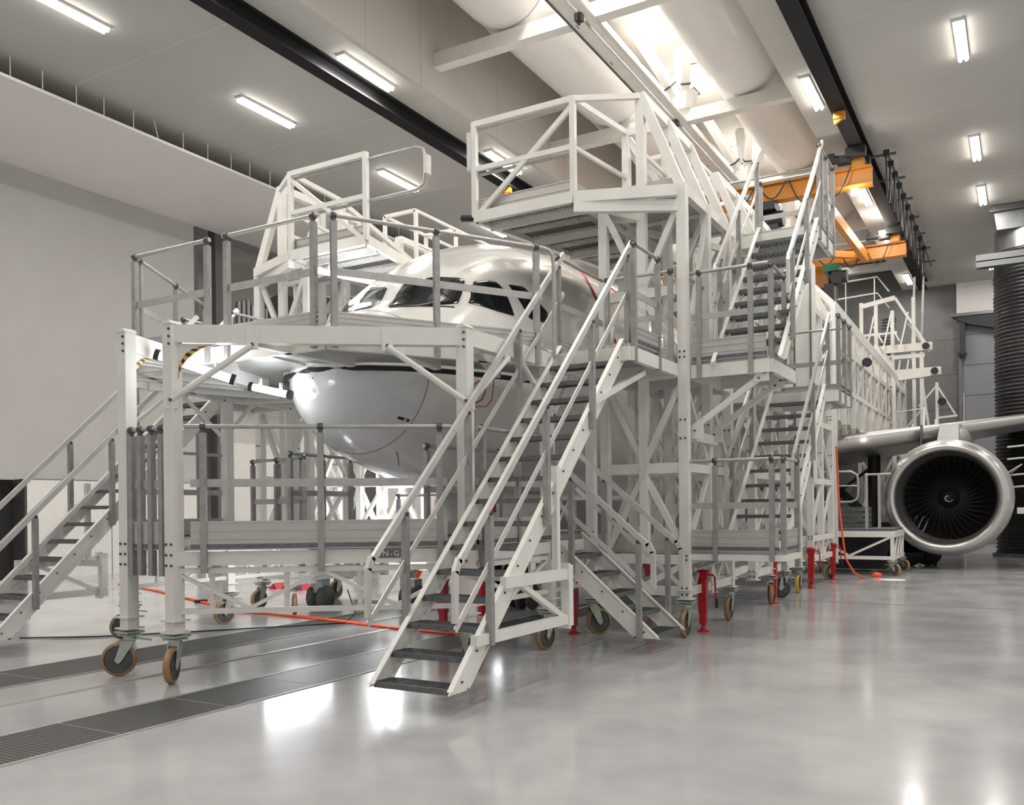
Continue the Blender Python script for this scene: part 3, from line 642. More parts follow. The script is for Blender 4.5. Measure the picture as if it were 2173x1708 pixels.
def guard(T, pts, z, posts, h=1.12, mid=.6, toe=.22, drop=.2, off=.0, pw=.058, topr=.022, ext=0.0):
    """guard rail above a deck edge: round hand rail, flat mid rail, posts, grooved toe board"""
    P = [Vector((a, b, 0)) for a, b in pts]; L = sum((P[i + 1] - P[i]).length for i in range(len(P) - 1))
    e0 = (P[1] - P[0]).normalized() * ext; e1 = (P[-1] - P[-2]).normalized() * ext
    Q = [P[0] - e0] + P[1:-1] + [P[-1] + e1]
    T.tube('hand_rail', [(p.x, p.y, z + h) for p in Q], topr, 'rail')
    for i in range(len(P) - 1):
        T.bar('mid_rail', (P[i].x, P[i].y, z + mid), (P[i + 1].x, P[i + 1].y, z + mid), .012, .075, 'rail')
        if toe:
            a, b = P[i], P[i + 1]; d = (b - a).normalized(); s = Vector((-d.y, d.x, 0))
            m = T.mb().bar((a.x, a.y, z + toe / 2), (b.x, b.y, z + toe / 2), .02, toe)
            for k in (.06, .42, .72, 1.0): m.bar((a.x, a.y, z + toe * k - .01), (b.x, b.y, z + toe * k - .01), .032, .016)
            tb_ = T.add('toe_board', m, 'alu')
            if toe >= .2:
                sh = Vector((d.y, -d.x, 0)) * .013
                T.add('toe_strip', T.mb().bar((a.x, a.y, z + .03), (b.x, b.y, z + .03), .034, .045), 'darksteel', tb_)
    for q in posts:
        p, d = along([tuple(v) for v in P], q * L)
        m = T.mb().bar((p.x, p.y, z - drop), (p.x, p.y, z + h - .06), pw, pw, roll=(d.y, -d.x, 0))
        po = T.add('guard_post', m, 'postgrey')
        T.add('rail_clamp', T.mb().cyl((p.x, p.y, z + h - .07), (p.x, p.y, z + h - .01), .022, 8).lathe(p + Vector((0, 0, z + h)) - d * .025, d, [(0, .022), (0, .034), (.05, .034), (.05, .022)], 12), 'bolt', po)
def deck(T, poly, z, t=.04, mat='checker', edge=.15, edges=None):
    T.add('deck_plate', T.mb().plate(poly, z - t, t), mat)
    n = len(poly)
    for i in (range(n) if edges is None else edges):
        a, b = poly[i], poly[(i + 1) % n]
        T.bar('edge_beam', (a[0], a[1], z - t - edge / 2), (b[0], b[1], z - t - edge / 2), .07, edge)

def tread_mb(T, c, d, s, w, depth, bars=22):
    """grating tread; c = front left top corner, d = going, s = sideways"""
    m = T.mb(); up_ = Vector((0, 0, 1)); h = .038
    def br(p, q, a, b): m.bar(p - up_ * b / 2, q - up_ * b / 2, a, b)
    br(c + d * .012, c + d * .012 + s * w, .024, h + .008); br(c + d * (depth - .006), c + d * (depth - .006) + s * w, .012, h)
    for k in (0, 1): br(c + s * (.004 + k * (w - .008)), c + s * (.004 + k * (w - .008)) + d * depth, .008, h)
    for k in range(1, bars): 
        q = c + s * (w * k / bars); br(q + d * .02, q + d * (depth - .01), .006, .028)
    for k in (.38, .72): br(c + d * depth * k, c + d * depth * k + s * w, .006, .02)
    return m
def stair(name, label, cat, p0, d, s, w, n, run, rise=R, depth=.24, rails=(1, 1), railh=.93, mirror=None, posts=(.14, .42, .70, .96), foot=True, group=None, top_ext=.25, bend=True, bars=22):
    d = Vector(d); s = Vector(s); p0 = Vector(p0)
    T = Thing(name, label, cat, (p0.x, p0.y, 0 if foot else p0.z), group, mirror)
    up_ = Vector((0, 0, 1)); slope = rise / run
    for i in range(n):
        T.add('tread', tread_mb(T, p0 + d * run * i + up_ * rise * i - s * .03, d, s, w + .03, depth, bars), 'tread')
    tl = run * n + top_ext * .2
    for k in (0, 1):
        o = p0 + s * (-.03 if k == 0 else w + .03)
        def P(t, dz): return o + d * t + up_ * (slope * t + dz)
        zf = -.035 if foot else -.28
        a0 = (zf - .02) / slope; a1 = (zf + .21) / slope
        low = P(a0, 0); low.z = p0.z + zf if foot else low.z
        poly = [P(a0, .005) , P(tl, .005), P(tl, -.235), P(a1, -.215)]
        poly[0].z = poly[3].z = p0.z + zf
        st = T.add('stringer', T.mb().prism(poly, s * (-.012 if k == 0 else .012)), 'white')
        m = T.mb()
        for dz in (.012, -.222):
            m.bar(P(a0 + .03 if dz > 0 else a1 + .03, dz), P(tl, dz), .05, .014, upv=up_)
        T.add('flange', m, 'white', st)
        bolts(T, [P(run * i + .12, -.07) + s * (-.012 if k == 0 else .012) for i in range(0, n)], s * (-1 if k == 0 else 1), st, .010)
        for i in range(n): pass
        if not rails[k]: continue
        ro = p0 + s * (-.075 if k == 0 else w + .075)
        def Q(t, dz): return ro + d * t + up_ * (slope * t + dz)
        tt = run * n + top_ext
        b0 = Q(.03, railh)
        pts = [Q(tt, railh)]
        T.add('hand_rail', T.mb().bar(Q(.05, railh + .0), Q(tt, railh), .035, .06), 'stairrail')
        if bend:
            c = Q(.05, railh)
            T.add('hand_rail', T.mb().bar(c + up_ * .03, c + d * -.055 + up_ * (-.075), .035, .06, upv=d).bar(c + d * -.055 + up_ * -.06, c + d * -.06 + up_ * -.46, .035, .055, upv=d), 'stairrail')
            T.add('mid_rail', T.mb().bar(Q(-.01, railh - .46), Q(tt, railh - .46), .012, .05), 'stairrail')
        else: T.add('mid_rail', T.mb().bar(Q(.0, railh - .46), Q(tt, railh - .46), .012, .05), 'stairrail')
        for f in posts:
            q = Q(tt * f, 0)
            po = T.add('rail_post', T.mb().bar(q + up_ * -.2, q + up_ * (railh - .07), .055, .055, upv=d, roll=tuple(d)), 'postgrey')
            T.add('rail_clamp', T.mb().cyl(q + up_ * (railh - .08), q + up_ * (railh - .02), .018, 8).cyl(q + up_ * (railh - .055) - s * .03, q + up_ * (railh - .055) + s * .03, .02, 8), 'bolt', po)
    return T
def jack(x, y, h, lab, ang=0.0, crank=True):
    T = Thing('stabiliser_jack', lab, 'jack', (x, y, 0), 'red stabiliser jacks')
    T.add('foot', T.mb().lathe((x, y, 0), (0, 0, 1), [(0, 0), (0, .075), (.015, .078), (.03, .05), (.045, .03), (.07, .036), (.10, .03), (.12, .0)], 20), 'red')
    T.add('inner_leg', T.mb().box(x - .042, x + .042, y - .042, y + .042, .10, .45), 'red')
    T.add('outer_sleeve', T.mb().box(x - .052, x + .052, y - .052, y + .052, .25, h - .1), 'red')
    T.add('gear_head', T.mb().box(x - .072, x + .072, y - .062, y + .062, h - .12, h - .02).lathe((x, y, h - .025), (0, 0, 1), [(0, .085), (.025, .075), (.03, 0)], 16), 'red')
    if crank:
        c = T.add('crank_arm', T.mb().tube([(x + .07, y, h - .06), (x + .13, y, h - .06), (x + .155, y, h - .09), (x + .165, y, h - .3), (x + .175, y, h - .36)], .012, 8), 'red')
        T.add('crank_grip', T.mb().cyl((x + .175, y, h - .36), (x + .18, y, h - .48), .019, 10), 'black', c)
    T.add('mounting_pin', T.mb().cyl((x - .07, y, h - .06), (x - .14, y, h - .06), .012, 8).cyl((x - .12, y - .01, h - .06), (x - .135, y - .01, h - .06), .022, 8), 'fork')
    T.add('data_label', T.mb().box(x - .054, x - .052, y - .02, y + .02, .42, .5), 'wallwhite')
    return T

# ------------------------------------------------------------------ nose dock
ND = Thing('nose_dock', 'white two-level steel dock wrapped around the front of the aircraft nose', 'dock', (-7.3, 5.7, 0))
ZB = 3.38                                     # top of the upper ring beam
def m_(x): return MIR - x
PR = [(-6.98, 5.68), (-4.75, 7.33), (-4.71, 8.98), (-4.75, 10.25)]     # post 1, corner post, side posts
PLt = [(-7.66, 5.69), (m_(-4.75), 7.33), (m_(-4.71), 8.98), (m_(-4.75), 10.25)]
for side, PP in ((0, PR), (1, PLt)):
    for i, (x, y) in enumerate(PP):
        w = .125 if i < 3 else .11
        po = post(ND, x, y, .46, ZB, w)
        sg = -1 if side else 1
        ND.add('post_cap', ND.mb().hexa([(x - w / 2 - .01, y - w / 2 - .01, ZB), (x + w / 2 + .01, y - w / 2 - .01, ZB), (x + w / 2 + .01, y + w / 2 + .01, ZB), (x - w / 2 - .01, y + w / 2 + .01, ZB), (x - w / 4, y - w / 2 - .01, ZB + .035), (x + w / 4, y - w / 2 - .01, ZB + .035), (x + w / 4, y + w / 2 + .01, ZB + .035), (x - w / 4, y + w / 2 + .01, ZB + .035)]), 'white', po)
        bolts(ND, [(x + .035 * k, y - w / 2, z) for k in (-1, 1) for z in (1.30, 1.20, 1.10)] + [(x + w / 2 - .03, y - w / 2, z) for z in (3.33, 3.26, 3.19)], (0, -1, 0), po)
        ang = [(-2.9, .9), (2.4, .7)][side][0] if i == 0 else (.9 if i == 1 else -.6 + i)
        if side == 0: ang = (2.11, 2.7, 1.4, -2.3)[i]
        if i == 0 and side == 1: ang = .75
        caster(ND, x, y, ang, trail=.08 if i else .10)
    ringp = [(x, y) for x, y in PP]
    for i in range(3):
        a, b = ringp[i], ringp[i + 1]
        if i == 0 and side == 1: continue
        bm = ND.bar('ring_beam', (a[0], a[1], ZB - .09), (b[0], b[1], ZB - .09), .12, .17)
        a3, b3 = Vector((a[0], a[1], 0)), Vector((b[0], b[1], 0)); L = (b3 - a3).length; d = (b3 - a3).normalized(); nr = Vector((d.y, -d.x, 0)) * (1 if side == 0 else -1)
        n_ = 2
        for k in (0, 1):
            t = min(.75, L * .42); p = a3 + d * t if k == 0 else b3 - d * t
            q = a3 if k == 0 else b3
            if i == 2 and k == 1: continue
            off_ = nr * .075
            br_ = ND.tube('knee_brace', [p + off_ + Vector((0, 0, ZB - .20)), q + off_ * .9 + Vector((0, 0, ZB - .72))], .03, 'white', n=12)
            ND.add('brace_lug', ND.mb().bar(p + nr * .066 + Vector((0, 0, ZB - .03)), p + nr * .066 + Vector((0, 0, ZB - .24)), .11, .012, roll=tuple(nr)), 'white', br_)
            ND.add('brace_lug', ND.mb().bar(q + nr * .066 + Vector((0, 0, ZB - .64)), q + nr * .066 + Vector((0, 0, ZB - .80)), .13, .012, roll=tuple(nr)), 'white', br_)
            bolts(ND, [p + nr * .072 + Vector((0, 0, ZB - .19)), q + nr * .09 + Vector((0, 0, ZB - .72))], nr, br_, .018)
        # lower frame: channel beam at level one and light truss below it
        ND.bar('level_one_beam', (a[0], a[1], 1.16), (b[0], b[1], 1.16), .10, .13)
        ND.bar('base_chord', (a[0], a[1], 1.045), (b[0], b[1], 1.045), .05, .05)
        ND.bar('base_chord', (a[0], a[1], .66), (b[0], b[1], .66), .05, .05)
        nb = 4 if i == 0 else 2
        for k in range(nb):
            p = a3 + d * L * k / nb; q = a3 + d * L * (k + 1) / nb; z0, z1 = (1.03, .68) if k % 2 == 0 else (.68, 1.03)
            ND.bar('base_brace', (p.x, p.y, z0), (q.x, q.y, z1), .036)
            pm = a3 + d * L * (k + .5) / nb
            ND.bar('base_upright', (pm.x, pm.y, .67), (pm.x, pm.y, 1.03), .036)
# beam and gussets at the mouth of the front
gb = ND.bar('ring_beam', (-7.66, 5.69, ZB - .10), (-8.75, 8.6, ZB - .10), .12, .18)
ND.bar('ring_beam', (-7.66, 5.69, ZB - .09), (m_(-4.75), 7.33, ZB - .09), .12, .17)
def gusset(x, y, dirv):
    d = Vector(dirv).normalized(); n_ = Vector((d.y, -d.x, 0)); c0 = Vector((x, y, 0)) + d * .06
    rr = .30; P = [c0 + Vector((0, 0, ZB - .18)), c0 + Vector((0, 0, ZB - .18 - rr - .08))]
    arc = []
    for k in range(11):
        a = PI / 2 * k / 10; arc.append(c0 + d * (rr - rr * math.cos(a) + .0) + Vector((0, 0, ZB - .18 - rr - .02 + rr * math.sin(a))))
    poly = [c0 + Vector((0, 0, ZB - .18))] + [c0 + Vector((0, 0, ZB - .52))] + arc + [c0 + d * .36 + Vector((0, 0, ZB - .18))]
    g_ = ND.add('corner_gusset', ND.mb().prism(poly, n_ * .02), 'white')
    m = ND.mb(); vs = []; fs = []
    for k, p in enumerate(arc): vs += [tuple(p + n_ * .07), tuple(p - n_ * .06), ]
    o = c0 + Vector((0, 0, ZB - .18))
    vs2 = []
    for p in arc:
        t = (p - o).normalized() * .03; vs2 += [tuple(p + n_ * .028 - t * .7), tuple(p + n_ * .028 + t * .7), tuple(p - n_ * .008 + t * .7), tuple(p - n_ * .008 - t * .7)]
    for k in range(len(arc) - 1):
        for j in range(4): fs.append((4 * k + j, 4 * k + (j + 1) % 4, 4 * k + 4 + (j + 1) % 4, 4 * k + 4 + j))
    m._add(vs2, fs); ob = ND.add('hazard_strip', m, 'hazard', g_, 'black and yellow striped edge guard')
    me = ob.data; uvl = me.uv_layers.new(name='UVMap')
    for li, lp in enumerate(me.loops):
        vi = lp.vertex_index; uvl.data[li].uv = ((vi // 4) * .62, .25 if vi % 4 in (0, 3) else 0)
    return g_
gusset(-6.98, 5.68, (2.25, 1.65, 0)); gusset(-7.66, 5.69, (-.3, 1.0, 0))
# level one deck (with toe boards) around the nose
L1P = [(-6.98, 5.75), (-4.75, 7.40), (-4.75, 10.25), (-5.9, 10.25), (-6.1, 8.6), (-7.3, 7.9), (m_(-6.1), 8.6), (m_(-5.9), 10.25), (m_(-4.75), 10.25), (m_(-4.75), 7.40), (-7.62, 5.75)]
ND.add('deck_plate', ND.mb().plate(L1P, L1N - .04, .04), 'checker')
for k in range(2, 8): ND.bar('inner_edge_beam', (*L1P[k], L1N - .1), (*L1P[k + 1], L1N - .1), .06, .12)
for sgn, o in ((1, 0), (-1, 1)):
    f = (lambda x: x) if sgn == 1 else m_
    guard(ND, [(f(-6.80), 5.72), (f(-4.86), 7.16)], L1N - .03, (.05, .5, .97), h=1.165, mid=.63, toe=.27, drop=.22, ext=.05)
    guard(ND, [(f(-4.66), 7.40), (f(-4.66), 9.0)], L1N - .03, (.06, .5, .97), h=1.165, mid=.63, toe=.27, drop=.22)
    guard(ND, [(f(-6.02), 10.2), (f(-6.2), 8.65)], L1N - .03, (.06, .5, .97), h=1.12, mid=.6, toe=.2, drop=.05)
guard(ND, [(-7.60, 5.66), (-7.05, 5.66)], L1N - .03, (.08, .32, .60, .88), h=1.165, mid=.63, toe=.27, drop=.25)
guard(ND, [(-10.0, 9.55), (-8.7, 9.25)], L1N - .03, (.02, .5, .98), h=1.1, mid=.5, toe=0, drop=.05)
guard(ND, [(-10.1, 10.2), (-8.2, 8.75)], L1N - .03, (.02, .5, .98), h=.0001 + 1.1, mid=.55, toe=.16, drop=.05)
# level two deck with the cut-out for the nose
def fhalf(y):
    s_ = (y - NY) / .9 if y - NY < 4.5 else y - NY + .5
    if s_ <= 0: return 0
    zt, zb, w_, zc = fprof(s_); h_ = L2 - NZ - zc
    k_ = h_ / ((zt - zc) if h_ > 0 else (zb - zc)); return w_ * math.sqrt(max(0, 1 - min(1, abs(k_)) ** 2))
inner = []
for k in range(9):
    y = 10.35 - (10.35 - NY - .02) * (k / 8) ** .8
    inner.append((NX + fhalf(y) + .13, y))
inner_r = inner + [(NX + .08, NY - .14)]
inner_l = [(2 * NX - x, y) for x, y in inner_r]
out_r = [(-5.9, 6.62), (-4.66, 8.72), (-4.66, 10.35)]
ND.add('deck_plate', ND.mb().plate(out_r + inner_r + [(-7.32, 6.62)], L2 - .04, .04), 'checker')
ND.add('deck_plate', ND.mb().plate([(-7.33, 6.62)] + list(reversed(inner_l)) + [(m_(-4.66), 10.35), (m_(-4.66), 8.72), (m_(-5.9), 6.62)], L2 - .04, .04), 'checker')
for f in ((lambda x: x), m_):
    for a, b in zip(out_r, out_r[1:]): ND.bar('edge_beam', (f(a[0]), a[1], L2 - .13), (f(b[0]), b[1], L2 - .13), .07, .17)
ND.bar('edge_beam', (-5.9, 6.62, L2 - .13), (m_(-5.9), 6.62, L2 - .13), .07, .17)
for a, b in (((-6.4, 6.13), (-6.4, 7.6)), ((-5.4, 6.9), (-5.75, 8.3)), ((-4.8, 7.6), (-5.5, 9.2)), ((-8.0, 5.85), (-8.0, 7.4)), ((-9.0, 6.6), (-8.6, 8.0)), ((-4.75, 9.3), (-5.4, 9.6))):
    ND.bar('deck_joist', (*a, L2 - .14), (*b, L2 - .14), .09, .15)
    if a[0] > -7: ND.bar('deck_joist', (m_(a[0]), a[1], L2 - .14), (m_(b[0]), b[1], L2 - .14), .09, .15)
bp = [(x - .045, y, L2 - .10) for x, y in inner_r[:-1]] + [(NX, NY - .06, L2 - .10)] + [(2 * NX - x + .045, y, L2 - .10) for x, y in reversed(inner_r[:-1])]
ND.tube('rubber_bumper', bp, .032, 'black')
guard(ND, [(m_(-5.88) - .0, 6.58), (m_(-5.95) + 1.17, 6.58)], L2, (.02, .97), h=1.1, mid=.55, toe=.16, drop=.2)
guard(ND, [(-7.25, 6.58), (-5.98, 6.58)], L2, (.02, .97), h=1.1, mid=.55, toe=.16, drop=.2, ext=.03)
guard(ND, [(-5.86, 6.64), (-4.62, 8.72)], L2, (.015, .47, .97), h=1.1, mid=.55, toe=.16, drop=.2)
guard(ND, [(m_(-5.86), 6.64), (m_(-4.62), 8.72)], L2, (.03, .5, .97), h=1.1, mid=.55, toe=.16, drop=.2)
ND.tube('hand_rail', [(-4.62, 8.72, L2 + 1.1), (-4.58, 8.80, L2 + 1.09), (-4.56, 8.86, L2 + 1.04), (-4.555, 8.88, L2 + .95), (-4.555, 8.88, L2 - .1)], .024, 'rail')
# inspection light tubes clamped under the upper deck, left of the nose
def work_tube(p, q, lab, par=55, r=.042):
    T = Thing('inspection_light', lab, 'light tube', p, 'inspection light tubes')
    p = Vector(p); q = Vector(q); d = (q - p).normalized()
    T.tube('glowing_tube', [p, q], r, 'tubecool', n=14)
    T.tube('end_cap', [p - d * .05, p], r * 1.35, 'black', n=14); T.tube('end_cap', [q, q + d * .05], r * 1.35, 'black', n=14)
    T.add('clip', T.mb().bar(p.lerp(q, .2) + Vector((0, 0, .02)), p.lerp(q, .2) + Vector((0, 0, .12)), .03).bar(p.lerp(q, .8) + Vector((0, 0, .02)), p.lerp(q, .8) + Vector((0, 0, .12)), .03), 'alu')
    ld = bpy.data.lights.new('tube_glow', 'POINT'); ld.energy = par; ld.color = (.93, .96, 1); ld.shadow_soft_size = .25
    l = bpy.data.objects.new('tube_glow', ld); link(l, T.o); l.location = (p + q) / 2 - Vector(T.loc) + Vector((0, 0, -.08))
work_tube((-7.60, 6.03, 3.20), (-7.10, 6.50, 2.98), 'glowing cool white light tube behind the second front post', 7)
work_tube((-8.02, 7.70, 3.10), (-7.62, 7.86, 3.0), 'glowing cool white light tube touching the left of the nose cone', 7)
work_tube((-8.57, 8.30, 1.0), (-8.80, 9.85, 1.0), 'light tube lying hidden below the lower deck, seen as a glare on the floor', 7, .06)
work_tube((-8.95, 15.15, 1.2), (-8.95, 15.15, 1.9), 'upright glowing light tube far below the fuselage, behind the main stair', 16)
work_tube((-8.75, 9.6, 5.05), (-8.55, 10.9, 5.10), 'glowing light tube under the left upper platform', 7)
work_tube((-9.83, 12.5, 1.35), (-9.83, 12.5, 2.0), 'upright glowing light tube low behind the nose', 70)
# sign plate on the level one beam
sx, sy = Vector((-6.98, 5.68, 0)), Vector((-4.75, 7.33, 0)); d = (sy - sx).normalized(); n_ = Vector((d.y, -d.x, 0))
c = sx + d * 2.02 + n_ * .055
sgn = ND.add('sign_plate', ND.mb().bar(c - d * .17 + Vector((0, 0, 1.185)), c + d * .17 + Vector((0, 0, 1.185)), .006, .085), 'darksteel')
cu = bpy.data.curves.new('sign_lettering', 'FONT'); cu.body = 'N-G'; cu.size = .075; cu.extrude = .001; cu.align_x = 'CENTER'; cu.space_character = 1.3
cu.materials.append(M['wallwhite']); tmp = bpy.data.objects.new('lettering_curve', cu); COL.objects.link(tmp)
bpy.context.view_layer.update(); me_ = bpy.data.meshes.new_from_object(tmp.evaluated_get(bpy.context.evaluated_depsgraph_get()))
bpy.data.objects.remove(tmp); to = bpy.data.objects.new('sign_lettering', me_); link(to, sgn)
to.matrix_local = Matrix(((d.x, 0, n_.x, c.x + n_.x * .005 + .02 - ND.loc[0]), (d.y, 0, n_.y, c.y + n_.y * .005 - ND.loc[1]), (0, 1, 0, 1.16), (0, 0, 0, 1)))

# ------------------------------------------------------------------ main stair (right) and its mirror (left), landings
for mir, lab in ((None, 'tall white staircase with grated treads rising from the front floor to the nose dock'), (MIR, 'tall white staircase at the left edge rising beside the grey wall')):
    T = stair('access_staircase', lab, 'staircase', (-4.55, 5.66, R), (0, 1, 0), (1, 0, 0), .70, 15, .2245, mirror=mir, bars=26 if mir is None else 16)
    # side support frame against the dock
    xs = -3.80
    T.bar('support_beam', (xs, 6.42, .98), (xs + .02, 7.62, .98), .06, .10); T.bar('support_beam', (xs, 5.95, .55), (xs + .02, 7.62, .55), .06, .09)
    T.bar('support_upright', (xs, 7.62, .48), (xs, 7.62, 1.06), .09, .09); T.bar('support_upright', (xs, 7.40, .98), (xs, 7.40, 2.0), .06, .06)
    T.bar('support_brace', (xs, 6.7, .95), (xs, 7.5, .58), .05)
    T.add('support_plate', T.mb().box(xs - .06, xs + .06, 7.54, 7.58, .90, 1.08), 'white'); T.add('support_plate', T.mb().box(xs - .06, xs + .06, 7.54, 7.58, .46, .62), 'white')
    T.bar('support_beam', (-4.62, 7.0, .98), (xs, 7.0, .98), .05, .08)
    LD = Thing('stair_landing', 'upper landing with grey guard rails at the head of the ' + ('right' if mir is None else 'left') + ' front staircase', 'landing', (-4.2, 9.7, L2 - .2), None, mir)
    deck(LD, [(-4.62, 9.03), (-3.70, 9.03), (-3.70, 10.45), (-4.62, 10.45)], L2)
    guard(LD, [(-3.68, 9.08), (-3.68, 9.85)], L2, (.02, .98), h=1.1, mid=.55, toe=.2, drop=.2)
    guard(LD, [(-3.72, 10.42), (-4.60, 10.42)], L2, (.02, .98), h=1.1, mid=.55, toe=.16, drop=.1)
    guard(LD, [(-4.64, 9.1), (-4.64, 10.4)], L2, (.02,), h=1.1, mid=.55, toe=.16, drop=.1)
    LD.bar('landing_strut', (-3.8, 8.25, 2.68), (-3.8, 9.65, 3.16), .06)
# short stair to level one, descending to the right
T = stair('short_staircase', 'short low white staircase descending towards the right beside the first dock post', 'staircase', (-3.47, 9.10, R), (-1, 0, 0), (0, 1, 0), .76, 5, .245, railh=.93, posts=(.12, .72), top_ext=.12)

# ------------------------------------------------------------------ side docks along the fuselage
XO, XM, XI = -3.63, -4.16, -4.69
CAST = {10.58: (1.6, 'tyre'), 12.45: (1.6, 'tyre'), 14.75: (1.9, 'tyre'), 15.8: (.3, 'hub'), 16.9: (1.6, 'tyreyellow'), 18.0: (1.6, 'tyre'), 20.1: (.9, 'tyre')}
def side_dock(ys, label, mirror=None, levels=(L1, L2, L3), first=False, rails=True, group=None, casters=True, zt=5.6, zr=6.83, simple=False):
    T = Thing('side_dock', label, 'dock', (XM, ys[0], 0), group, mirror); W = .12
    for j, y in enumerate(ys):
        po = post(T, XO, y, .46, zt, W); post(T, XM, y, .90, zr, .11, flange=False); post(T, XI, y, .46, zt, .11, flange=(j == 0))
        if not simple: bolts(T, [(XO + k * .03, y - W / 2, z) for k in (-1, 1) for z in (2.45, 2.68, 3.45, 3.52, .52, .60, .95, 1.0)], (0, -1, 0), po)
        for z, h in ((.56, .12), (.95, .12), (2.09, .13), (3.27, .13), (4.30, .12), (zt - .07, .13)):
            T.bar('cross_beam', (XI, y, z), (XO, y, z), .09, h)
        for a, b in (((XO, 3.2), (XM, 2.16)), ((XI, 3.2), (XM, 2.16)), ((XM, 2.02), (XO, 1.03)), ((XM, 2.02), (XI, 1.03)), ((XM, 4.26), (XO, 3.40)), ((XM, 4.36), (XO, 5.45)), ((XM, 4.36), (XI, 5.45)), ((XM, .62), (XO, .9)) ):
            T.bar('diagonal_brace', (a[0], y, a[1]), (b[0], y, b[1]), .06, .075)
        T.bar('sloped_member', (XO, y, zt - .05), (XM, y, zr), .10, .115, upv=(1, 0, 0))
        if casters and y in CAST: caster(T, XO, y, CAST[y][0], tyre=CAST[y][1])
    for a, b in zip(ys, ys[1:]):
        for x in (XO, XI):
            for z in (.56, .95, 2.09, 3.27, zt - .07): T.bar('long_beam', (x, a, z), (x, b, z), .09, .11)
            T.bar('bay_brace', (x, a, 1.0), (x, b, 2.03), .05, .06); T.bar('bay_brace', (x, b, 2.15), (x, a, 3.2), .05, .06)
            T.bar('bay_brace', (x, a, 3.34), (x, b, 5.4), .05, .06)
        T.bar('long_beam', (XM, a, zr - .03), (XM, b, zr - .03), .11, .12); T.bar('long_beam', (XM, a, 6.1), (XM, b, 6.1), .05, .05)
        k = 3
        for i in range(k):
            y0 = a + (b - a) * i / k; y1 = a + (b - a) * (i + 1) / k; z0, z1 = (.6, .9) if i % 2 else (.9, .6)
            T.bar('base_brace', (XO, y0, z0), (XO, y1, z1), .035)
    for lv in levels:
        T.add('deck_plate', T.mb().box(XI - .35, XO - .05, ys[0] + .06, ys[-1], lv - .04, lv), 'checker')
        T.add('toe_board', T.mb().box(XO - .07, XO - .05, ys[0] + .06, ys[-1], lv, lv + .16), 'alu')
        if lv < 5: T.tube('hand_rail', [(XO - .02, ys[0], lv + 1.1), (XO - .02, ys[-1], lv + 1.1)], .02, 'rail')
        T.add('toe_board', T.mb().box(XI - .3, XO, ys[0] + .05, ys[0] + .07, lv, lv + .2), 'alu')
    return T
